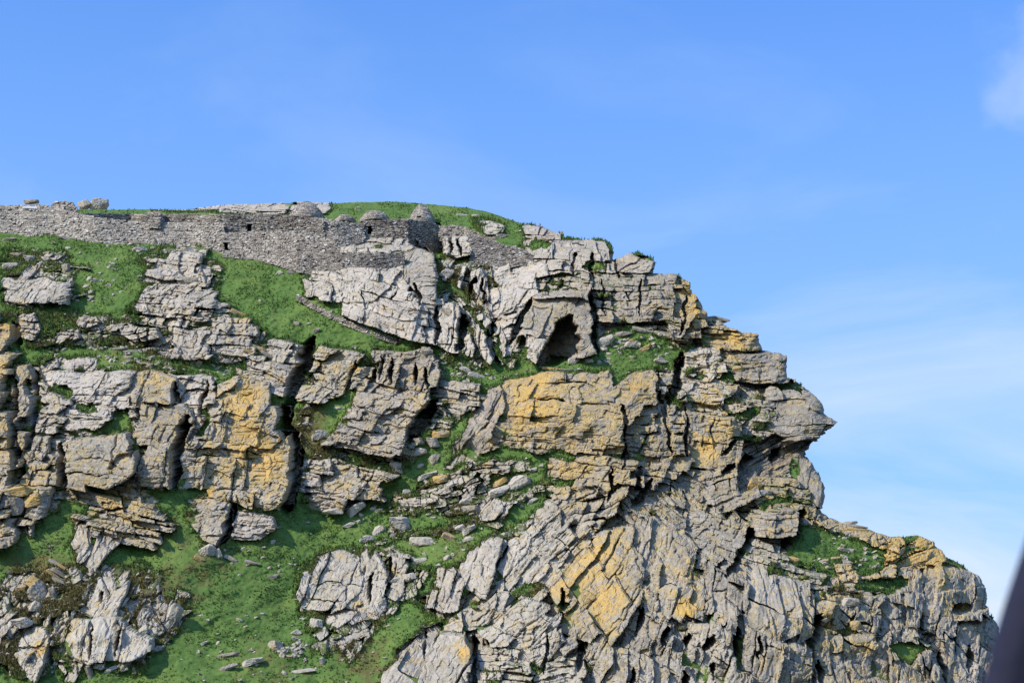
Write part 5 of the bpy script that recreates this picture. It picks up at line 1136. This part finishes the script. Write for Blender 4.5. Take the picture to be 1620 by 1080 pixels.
# u, v, width, height, tilt, tint, label
SINGLE = [
 (50, 319.5, 24, 7, 3, 'g', 'flat brown slab balanced on the skyline at the far left'),
 (157, 324, 28, 21, -4, 'p', 'upright pale block with a black right side standing on the skyline'),
 (134, 325, 20, 17, 20, 'p', 'rough pale stone leaning beside the upright skyline block'),
 (8, 362, 26, 18, 10, 'p', 'smooth pale boulder under the long retaining wall at the left edge'), (60, 366, 22, 5, 8, 'p', 'thin pale slab lying at the foot of the long retaining wall'),
 (105, 378, 26, 7, -32, 'p', 'long pale slab pointing downhill below the long retaining wall'), (196, 376, 12, 12, 40, 'g', 'dark tilted stone at the left end of the overhung ledge'),
 (216, 384, 30, 7, -4, 'g', 'long grey ledge stone overhung by turf, below the retaining wall'), (245, 384, 16, 12, 10, 'g', 'dark stone standing under the turf overhang below the retaining wall'), (270, 383, 24, 8, 6, 'g', 'grey slab at the right end of the overhung ledge'),
 (223, 396, 28, 12, -6, 'p', 'pale flat boulder below the overhung ledge'), (295, 397, 24, 13, 8, 'p', 'pale boulder topping the stepped outcrop'), (318, 407, 14, 10, 30, 'g', 'dark-sided stone right of the pale topping boulder'),
 (334, 388, 24, 14, -28, 'p', 'white slab leaning by the small lower doorway'), (443, 432, 12, 8, 0, 'p', 'white stone with a black hollow beside it, on the upper green slope'), (462, 432, 16, 6, -8, 'g', 'dark stone lintel over a burrow on the upper green slope'), (488, 455, 12, 11, 20, 'p', 'white stone left of the whitish crag'),
 (150, 445, 14, 9, 0, 'p', 'lone pale stone right of the three-part outcrop'), (105, 426, 13, 18, 12, 'g', 'upright pointed stone above the three-part outcrop'), (28, 403, 26, 7, -2, 'g', 'low grey stone near the left edge, on the upper green slope'), (48, 411, 22, 11, -14, 'p', 'pale stone with a dark side near the left edge, on the upper green slope'),
 (70, 411, 22, 9, 6, 'p', 'pale stone right of the dark-sided stone on the upper green slope'), (16, 421, 26, 11, 0, 'p', 'rounded grey stone above the three-part outcrop, at the left edge'), (14, 379, 22, 6, 4, 'g', 'flat grey rock at the left edge above the upper green slope'),
 (187, 552, 30, 5, 4, 'g', 'long thin slate at the left of the slate scatter on the left slope'), (212, 556, 34, 7, 3, 'p', 'flat pale slate in the middle of the left slope'), (240, 552, 30, 6, 6, 'g', 'thin dark slate right of the flat pale slate'), (262, 560, 22, 6, -6, 'p', 'pale slate below the flat-fronted pair of blocks'),
 (353, 483, 22, 8, 5, 'p', 'pale flat stone above the tilted orange slab'), (379, 497, 28, 8, -24, 'o', 'tilted orange slab on the blocky outcrop of the upper slope'), (300, 445, 40, 14, -3, 'g', 'squared tan block set in the stepped outcrop'), (360, 572, 18, 9, -10, 'p', 'pale stone above the orange tower'),
 (412, 552, 34, 7, -22, 'o', 'orange slate sliding off the crag left of the great cleft'), (430, 565, 36, 7, -26, 'g', 'dark slate under the orange slate, left of the great cleft'), (396, 556, 22, 6, -14, 'o', 'short orange slate at the top of the slate pile left of the great cleft'),
 (500, 524, 12, 10, 10, 'g', 'grey stone at the head of the great cleft'), (470, 513, 12, 9, 0, 'g', 'dark stone above the great cleft'), (533, 646, 12, 6, 10, 'p', 'small pale stone on the green shelf right of the great cleft'), (506, 690, 28, 20, 10, 'p', 'pinkish boulder at the lower right of the great cleft'),
 (485, 670, 16, 7, 8, 'p', 'small pale slab on the green shelf below the great cleft'),
 (699, 686, 28, 13, 0, 'o', 'orange-topped diamond-shaped boulder left of the grey tongue'), (686, 701, 24, 15, -8, 'p', 'pale pointed boulder below the orange-topped diamond boulder'), (663, 714, 24, 12, 6, 'p', 'low pale boulder left of the grey tongue foot'), (662, 697, 18, 11, 0, 'g', 'grey boulder left of the pale pointed boulder'),
 (687, 725, 22, 15, 38, 'g', 'split grey slab leaning at the foot of the grey tongue'), (665, 737, 12, 7, 25, 'p', 'small white stone in the green gully by the grey tongue'), (628, 737, 24, 16, -20, 'p', 'rounded pale boulder right of the lower ribbed slab'), (676, 752, 36, 10, 18, 'p', 'long pale slab lying across the green gully'),
 (698, 757, 24, 12, 10, 'o', 'ochre-topped rock in the green gully'), (822, 762, 36, 22, 12, 'p', 'pale boulder with a violet stain, right side of the green gully'), (790, 777, 38, 13, 16, 'p', 'pale layered slab above the tall jumble of boulders'), (790, 764, 26, 10, 26, 'o', 'ochre wedge-shaped slab above the pale layered slab'),
 (842, 793, 20, 8, 32, 'p', 'slender white stone pointing uphill near the bluff'), (738, 792, 34, 14, 22, 'p', 'pale tilted boulder right of the long low outcrop'), (744, 806, 28, 14, 6, 'g', 'grey knobbly boulder under the pale tilted boulder'), (636, 830, 40, 22, -6, 'p', 'white knobbly boulder in the lower gully'),
 (600, 838, 22, 15, 20, 'p', 'white boulder left of the white knobbly boulder'), (624, 846, 14, 8, 0, 'p', 'small white stone under the white knobbly boulder'), (668, 858, 42, 17, -2, 'p', 'large white egg-shaped boulder in the lower gully'), (580, 853, 26, 13, 8, 'p', 'smooth pale boulder on the grass left of the lower gully rocks'),
 (728, 835, 20, 11, 12, 'p', 'white stone above the dark-shadowed slab pile'), (742, 838, 26, 12, 30, 'p', 'white slab leaning right in the slab pile'), (714, 850, 28, 12, -30, 'o', 'ochre slab with a black shadow in the slab pile'), (742, 852, 20, 8, 8, 'p', 'flat white slab under the slab pile'),
 (664, 888, 26, 11, 8, 'p', 'pale pointed stone right of the knobbly crag'), (648, 914, 22, 15, 10, 'p', 'pale blocks on the right flank of the knobbly crag'), (628, 918, 24, 10, 4, 'p', 'low white stone beside the knobbly crag'), (526, 808, 30, 9, 4, 'p', 'flat pale slab under the rounded ochre boulder face'),
 (564, 805, 34, 18, 34, 'p', 'fluted pale slab leaning under the rounded ochre boulder face'), (552, 831, 20, 7, 28, 'p', 'thin white slab on the open grass of the lower gully'), (600, 807, 16, 5, 20, 'g', 'small dark slab on the open grass of the lower gully'),
 (330, 872, 22, 26, -58, 'p', 'white upright slab leaning in the lower left meadow'), (346, 878, 12, 22, 16, 'p', 'thin tan slab beside the white upright slab in the meadow'), (316, 884, 18, 8, -30, 'o', 'tan slab left of the white upright slab'), (372, 886, 36, 6, -26, 'g', 'black-shadowed row of slates right of the white upright slab'), (400, 890, 26, 6, -12, 'g', 'dark slate at the end of the row of slates'),
 (432, 912, 24, 6, 18, 'g', 'small dark slate pile in the open meadow'), (430, 837, 10, 8, 20, 'p', 'small white stone under the dark-seamed pinkish block'), (432, 857, 8, 7, 0, 'p', 'tiny white stone on the meadow below the pinkish block'),
 (500, 988, 22, 19, -10, 'p', 'round tan boulder left of the white tilted slab'), (436, 1022, 24, 22, 10, 'g', 'round grey boulder with a black right side in the bottom meadow'), (468, 1000, 16, 10, 20, 'p', 'white stone above the round grey boulder'), (400, 1047, 36, 14, 14, 'p', 'flat pale slab at the bottom meadow'), (510, 1046, 10, 12, 0, 'p', 'small ring-shaped white stone at the bottom'),
 (360, 1036, 40, 7, 10, 'g', 'low dark ledge in the bottom meadow'), (354, 1058, 44, 9, 24, 'g', 'long dark slab with a shadow near the bottom edge'), (478, 1062, 44, 8, 8, 'p', 'thin pale ledge at the bottom edge'), (174, 1060, 30, 9, 28, 'p', 'white slab lying under the smooth split boulders'), (143, 1066, 12, 22, 20, 'g', 'upright dark stone at the bottom edge'), (323, 1017, 14, 6, 24, 'p', 'small white slab alone in the bottom meadow'),
 (276, 970, 26, 26, -50, 'p', 'white split stone right of the smooth boulders'), (226, 1000, 14, 26, -30, 'p', 'slim pale slab right of the smooth split boulders'), (60, 925, 34, 16, -30, 'o', 'orange and white slab capping the tilted dark boulder'), (64, 942, 40, 30, -40, 'g', 'big tilted dark boulder by the slate stack, bottom left'), (36, 932, 18, 20, -20, 'o', 'tan boulder left of the tilted dark boulder'),
 (84, 940, 12, 26, 30, 'g', 'dark slab leaning against the tilted dark boulder'), (58, 960, 20, 22, -20, 'p', 'pale rounded stone under the tilted dark boulder'), (36, 985, 32, 15, 4, 'p', 'pale stone on bare soil, bottom left'),
 (96, 894, 40, 5, -28, 'g', 'uppermost slate of the stacked dark slates'), (104, 900, 44, 5, -32, 'o', 'second slate of the stacked dark slates, yellowish'), (98, 908, 46, 6, -30, 'g', 'third slate of the stacked dark slates'), (92, 914, 42, 5, -34, 'o', 'fourth slate of the stacked dark slates, yellowish'), (100, 922, 40, 6, -26, 'g', 'lowest slate of the stacked dark slates'), (136, 917, 18, 4, 0, 'g', 'black flat slate right of the slate stack'),
 (1346, 827, 24, 7, 8, 'g', 'top slab of the slab pile on the skyline of the right slope'), (1356, 833, 34, 7, -4, 'g', 'middle slab of the slab pile on the skyline of the right slope'), (1360, 839, 42, 8, -8, 'o', 'bottom slab of the slab pile on the skyline of the right slope'),
 (1334, 870, 16, 9, -30, 'g', 'brownish stone in the middle of the right-hand green slope'), (1257, 886, 16, 11, -14, 'o', 'orange stone at the left of the right-hand green slope'), (1322, 884, 14, 7, 4, 'o', 'flat orange stone in the right-hand green slope'), (1307, 887, 12, 8, -20, 'o', 'tan stone left of the flat orange stone'), (1341, 890, 16, 10, 0, 'g', 'grey stone on the ledge below the right-hand green slope'), (1320, 841, 10, 6, 6, 'p', 'white stone at the top of the right-hand green slope'), (1338, 851, 12, 5, 0, 'p', 'flat white stone at the top right of the green slope'),
 (1506, 893, 28, 7, -28, 'o', 'dark slab lying on the skyline of the far right dome'), (1520, 955, 22, 30, 14, 'o', 'rounded orange knob hanging from the far right dome'), (1354, 988, 16, 14, 10, 'o', 'small bright orange boulder in the mossy jumble'), (1345, 952, 30, 18, -6, 'p', 'pinkish rounded boulder below the ochre rimmed ledge'), (1364, 951, 9, 10, 0, 'o', 'tiny orange stone right of the pinkish rounded boulder'),
 (1134, 505, 36, 10, -14, 'g', 'purplish slab lying on the orange roof slabs'), (958, 540, 30, 16, 20, 'p', 'pale boulder on the green shelf right of the brown slab'), (955, 553, 12, 8, 0, 'p', 'small white block on the green shelf below the pale boulder'), (984, 528, 34, 8, 8, 'g', 'long grey slab at the top of the green shelf'), (1022, 524, 44, 8, -12, 'g', 'long slab with a black underside at the top of the green shelf'), (998, 547, 22, 12, -14, 'p', 'pale stone in the scatter on the green shelf'), (1022, 551, 20, 10, 30, 'o', 'tan stone in the scatter on the green shelf'),
 (1000, 539, 10, 7, 0, 'o', 'small orange stone in the scatter on the green shelf'), (908, 571, 20, 12, 0, 'p', 'white stone at the foot of the brown slab'), (932, 572, 14, 9, 0, 'p', 'small white stone right of the foot of the brown slab'), (948, 574, 9, 9, 0, 'p', 'round white stone on the green shelf above the ochre slab'), (1043, 570, 18, 12, 10, 'p', 'white blocks at the right end of the green shelf'),
 (905, 586, 56, 5, -4, 'g', 'long dark slab lying along the top edge of the ochre slab'), (880, 584, 40, 5, -6, 'o', 'ochre slab edge at the top of the ochre slab'), (739, 587, 22, 11, -40, 'p', 'white stone on the steep slope above the rock shelf'), (754, 595, 30, 10, -20, 'p', 'pale stones on the steep slope above the grey tongue'), (676, 556, 18, 14, 0, 'g', 'brown block at the right of the upright fins'), (615, 558, 14, 5, 0, 'p', 'thin pale slab left of the upright fins'),
 (812, 400, 14, 22, 20, 'g', 'grey egg-shaped stone set in the rubble bank'), (822, 408, 16, 10, -10, 'g', 'dark stone in a black hollow of the rubble bank'), (708, 434, 22, 16, 40, 'p', 'white square stone below the two square blocks'), (786, 375, 34, 10, 12, 'g', 'grey domed rock below the white hilltop rocks'), (732, 341, 22, 5, -8, 'p', 'long white stone on the green hilltop'), (752, 342, 12, 6, 0, 'p', 'short white stone on the green hilltop'), (567, 330, 12, 6, 0, 'p', 'pair of white stones on the green hilltop above the huts'), (889, 371, 5, 10, 10, 'g', 'small dark pointed stone standing on the skyline'),
 (710, 495, 26, 12, -28, 'g', 'grey slab roofing a black gap above the tall white pillar'), (32, 776, 40, 18, 0, 'o', 'bright orange boulder at the foot of the far left buttress'), (50, 794, 30, 22, 10, 'o', 'tan boulder under the bright orange boulder, far left'), (28, 800, 28, 26, 10, 'g', 'grey boulder left of the tan boulder, far left'), (210, 768, 16, 11, 0, 'o', 'small orange block at the top of the layered outcrop'),
 (1168, 584, 18, 14, -8, 'o', 'rounded ochre block under the overhanging grey block'), (1066, 836, 24, 16, 20, 'g', 'pale angular block in the mossy seam'), (1210, 780, 24, 12, 6, 'p', 'white slab beside the small green shelf under the chin'), (1195, 768, 20, 18, -30, 'o', 'orange block beside the white slab under the chin'),
]
for u, v, wd, hg, rot, kk, lab in SINGLE:
    flat = hg < .42 * wd
    m = K[kk][_n[0] % len(K[kk])]; _n[0] += 1
    lay('stone_slab' if flat else 'boulder', m, u, v, wd, hg, rot, None, lab, 'slab' if flat else 'boulder', tip=random.uniform(-8, 8))
# scatters: small stones nothing tells apart
SCATTER = [
 ("scattered stones on the upper left slope", "small pale stone lying loose on the upper left green slope", "20,400 200,385 280,400 220,470 120,480 120,520 260,560 330,480 300,560 100,560 30,500", 26, (5, 10), SMALL),
 ("stones in the lower gully", "small pale stone loose in the lower green gully among larger rocks", "560,820 640,760 760,720 860,730 840,800 780,840 740,880 640,890 560,870", 22, (5, 13), SMALL),
 ("stones on the green shelf below the skyline cliff", "small pale stone strewn over the green shelf below the jointed wall", "950,545 990,525 1060,535 1100,550 1070,575 1010,565 960,580", 22, (4, 9), SMALLG),
 ("stones on the bottom meadow", "small white stone lying in the bottom green meadow", "290,1080 340,880 420,840 500,830 470,900 480,980 560,1010 540,1080 400,1080", 34, (4, 9), SMALL),
 ("rubble by the smooth boulders", "small broken stone on brown soil around the bottom left boulders", "0,940 40,930 130,950 230,960 290,980 240,1000 110,975 30,1000 0,1010", 40, (4, 10), SMALL),
 ("stones on the right-hand green slope", "small stone sprinkled on the right-hand green slope", "1240,880 1300,850 1340,846 1400,880 1440,915 1390,940 1340,900 1290,900", 22, (4, 9), SMALLG),
 ("stones beside the round grey boulder", "small white stone heaped beside the round grey boulder of the bottom meadow", "440,1025 470,1005 490,1022 500,1030 470,1040 440,1036", 16, (6, 11), SMALL),
 ("stones under the pinnacles", "small pale stone on the steep turf below the white pillars", "700,560 780,590 830,590 800,600 740,600 700,590", 12, (4, 9), SMALL),
 ("stones on the middle left turf", "small grey stone on the turf between the upper outcrops and the banded cliff", "80,550 200,545 330,565 400,590 340,600 220,580 100,560", 22, (5, 12), SMALLG),
]
# the larger get a name by the nearest thing with a name; the small ones are joined
NAMED = [(q[0], q[1], q[6].split(',')[0]) for q in SINGLE] + [(pts(q[1])[:, 0].mean(), pts(q[1])[:, 1].mean(), q[0].split(',')[0]) for q in REG if np.ptp(pts(q[1])[:, 0]) < 70]
taken = set(); crumb_v = []; crumb_f = []; crumb_n = 0
for grp, lab, ps, n, (s0, s1), ms in SCATTER:
    P = pts(ps); x0, y0 = P.min(0); x1, y1 = P.max(0); k = 0; tries = 0
    while k < n * 1.6 and tries < 4000:
        tries += 1
        u, v = random.uniform(x0, x1), random.uniform(y0, y1)
        if not pip(P, np.array([u]), np.array([v]))[0]: continue
        i, j = node_of(u, v)
        if R[i, j] >= 0: continue
        sz = s0 + (s1 - s0) * random.random() ** 1.8
        wd = sz * random.uniform(1, 1.5); hg = sz * random.uniform(.5, .9); k += 1
        m = ms[k % len(ms)]
        l_ = None
        if wd >= 8.5:
            for du, dv, nm in sorted(NAMED, key=lambda q: (q[0] - u) ** 2 + (q[1] - v) ** 2)[:3]:
                du, dv = u - du, v - dv
                side = ('right of' if du > 0 else 'left of') if abs(du) > abs(dv) else ('below' if dv > 0 else 'above')
                c_ = 'small pale stone lying %s the %s' % (side, nm)
                if c_ not in taken and len(c_.split()) <= 16: l_ = c_; break
        if l_:
            taken.add(l_)
            lay('loose_stone', m, u, v, wd, hg, random.uniform(-30, 35), None, l_, 'stone', grp, sink=.36)
        else:
            o = lay('loose_stone', m, u, v, min(wd, 9), hg, random.uniform(-30, 35), sink=.36)
            V, Fc = ICO1
            X = V * (1 + .25 * rng.normal(size=(len(V), 1)))
            Mx = np.array(o.matrix_world)
            crumb_v.append(X @ Mx[:3, :3].T + Mx[:3, 3]); crumb_f.append(Fc + crumb_n); crumb_n += len(V)
            bpy.data.objects.remove(o)
V = np.concatenate(crumb_v); Fc = np.concatenate(crumb_f)
me = make_mesh('loose_pebbles', V, Fc.ravel(), np.full(len(Fc), 3), ROCK, False, {'tint': ('FLOAT_COLOR', np.tile(np.array([.05, .3, .85, 0]), (len(V), 1))), 'strata': ('FLOAT_VECTOR', V)})
tag(link('loose_pebbles', me), 'small loose stones strewn over the turf', 'stones', None, 'stuff')

# ------------------------------------------------------------------ white sheet lying by the skyline wall
def box_obj(name, size, mat):
    import bmesh
    bm = bmesh.new(); bmesh.ops.create_cube(bm, size=1.0)
    for q in bm.verts: q.co = Vector((q.co.x * size[0], q.co.y * size[1], q.co.z * size[2]))
    bmesh.ops.bevel(bm, geom=bm.edges[:], offset=min(size) * .2, segments=2, affect='EDGES')
    me = bpy.data.meshes.new(name); bm.to_mesh(me); bm.free(); me.materials.append(mat)
    o = bpy.data.objects.new(name, me); COL.objects.link(o); return o
o = box_obj('roofing_sheet', (2.6, .5, .42), WHITE)
tf_ = surf_t(48, 366)
o.location = survey(48.5, 329.0, tf_ - .55 + .75 * 3.7 * tf_ / DIST); o.rotation_euler = (.1, math.radians(2), 0)
tag(o, 'white sheet lying along the top of the long retaining wall, far left', 'sheet')

# ------------------------------------------------------------------ grass tufts and gravel, uncountable
rg = np.random.default_rng(77)
ok = (R < 0) & (sky_d > 0.3) & (gu > -30) & (gu < 1640) & (gv < 1110)
edgy = np.zeros(ok.shape, bool)
rk = R >= 0
for di, dj in ((0, 4), (0, -4), (4, 0), (-4, 0), (2, 2), (-2, -2)): edgy |= np.roll(np.roll(rk, di, 0), dj, 1)
up_rock = rk & (w_turf > w_rock - .15) & (sky_d > 2.5)
prob = np.where(ok, .22 * np.clip(.6 + 1.2 * fbm(nA / 3, nBm / 1.6, 3, 2), .05, 1.6), 0) + np.where(ok & edgy, .35, 0) + np.where(up_rock, .5, 0)
gi, gj = np.nonzero(rg.random(ok.shape) < prob)
n = len(gi)
base = co_t.reshape(NB, NA, 3)[gi, gj]
hgt = rg.uniform(.12, .30, n) * (1 + .9 * edgy[gi, gj])
V = []; T3 = []
for k in range(3):
    ang = rg.uniform(0, 2 * math.pi, n); lean_ = rg.uniform(.1, .7, n)
    dx = np.stack([np.cos(ang), np.sin(ang), 0 * ang], -1); side = np.stack([-np.sin(ang), np.cos(ang), 0 * ang], -1) * (rg.uniform(.05, .13, n)[:, None])
    b0 = base + dx * rg.uniform(0, .12, n)[:, None] - np.array([0, 0, .05])
    tip_ = b0 + dx * (hgt * lean_)[:, None] + np.array([0, -.25, 1.0]) * hgt[:, None]
    V += [b0 - side, b0 + side, tip_]
V = np.stack(V, 1).reshape(-1, 3)
tt = np.zeros((len(V), 4), np.float32); tt[:, 0] = np.repeat(dry[gi, gj] + .25 * rg.random(n), 9); tt[:, 3] = 1
me = make_mesh('grass_tufts', V, np.arange(len(V)), np.full(len(V) // 3, 3), TURF, False, {'tint': ('FLOAT_COLOR', tt)})
tag(link('grass_tufts', me), 'short tufts of grass over the whole slope', 'grass', None, 'stuff')
print('tufts', n)
# stone chips
prob = np.where((R < 0) & (sky_d > 3), .0012 + .012 * np.clip(soil, 0, 1.5) + .02 * edgy, 0)
prob = prob + np.where(up_rock, .03, 0)
gi, gj = np.nonzero(rg.random(ok.shape) < prob)
oc = np.array([[1, 0, 0], [-1, 0, 0], [0, 1, 0], [0, -1, 0], [0, 0, 1], [0, 0, -1]], float)
of = np.array([[0, 2, 4], [2, 1, 4], [1, 3, 4], [3, 0, 4], [2, 0, 5], [1, 2, 5], [3, 1, 5], [0, 3, 5]])
V = []; Fc = []
for k, (i, j) in enumerate(zip(gi, gj)):
    sz = .08 + .34 * rg.random() ** 2.5
    X = oc * rg.uniform(.6, 1.3, (6, 1)) * sz * np.array([1.4, 1.2, .7]) + rg.normal(size=(6, 3)) * sz * .25
    V.append(co_t.reshape(NB, NA, 3)[i, j] + X + np.array([0, 0, sz * .2])); Fc.append(of + 6 * k)
V = np.concatenate(V); Fc = np.concatenate(Fc)
tt = np.tile(np.array([.05, .3, .85, 0]), (len(V), 1)); 
me = make_mesh('stone_chips', V, Fc.ravel(), np.full(len(Fc), 3), ROCK, False, {'tint': ('FLOAT_COLOR', tt), 'strata': ('FLOAT_VECTOR', V)})
tag(link('stone_chips', me), 'small stone chips scattered in the turf', 'gravel', None, 'stuff')
print('chips', len(gi))

# ------------------------------------------------------------------ the sea below, and the boat's canopy post near the camera
me = make_mesh('sea', np.array([[-6000, -3000, 0], [6000, -3000, 0], [6000, 6000, 0], [-6000, 6000, 0]], float), np.arange(4), [4], SEA)
tag(link('sea', me), 'dark sea far below the headland', None, None, 'structure')
def post_ring(v):
    ul = np.interp(v, [700, 800, 868, 930, 1000, 1085, 1200, 1500, 4300], [1665, 1640, 1618, 1596, 1575, 1552, 1530, 1490, 1440])
    t = 2.3
    ring = []
    for k in range(20):
        a = 2 * math.pi * k / 20
        cx = ul + 95 + 95 * math.copysign(abs(math.cos(a)) ** .6, math.cos(a))
        ring.append(survey(cx, v, t + .06 * math.sin(a)))
    return ring
rings = [post_ring(v) for v in list(range(700, 1300, 50)) + [1500, 2200, 3200, 4300]]
V = np.array(rings).reshape(-1, 3); Fq = []
for r_ in range(len(rings) - 1):
    for k in range(20): Fq.append([r_ * 20 + k, r_ * 20 + (k + 1) % 20, (r_ + 1) * 20 + (k + 1) % 20, (r_ + 1) * 20 + k])
Fq = np.array(Fq)
loops = np.concatenate([Fq.ravel(), np.arange(20)[::-1], np.arange(20) + 20 * (len(rings) - 1)])
b_ = V.mean(0)
me = make_mesh('canopy_post', V - b_, loops, np.concatenate([np.full(len(Fq), 4), [20, 20]]), NAVY, True)
tag(link('canopy_post', me, None, b_), 'dark navy canvas-covered boat post, out of focus in the bottom right corner', 'boat post')
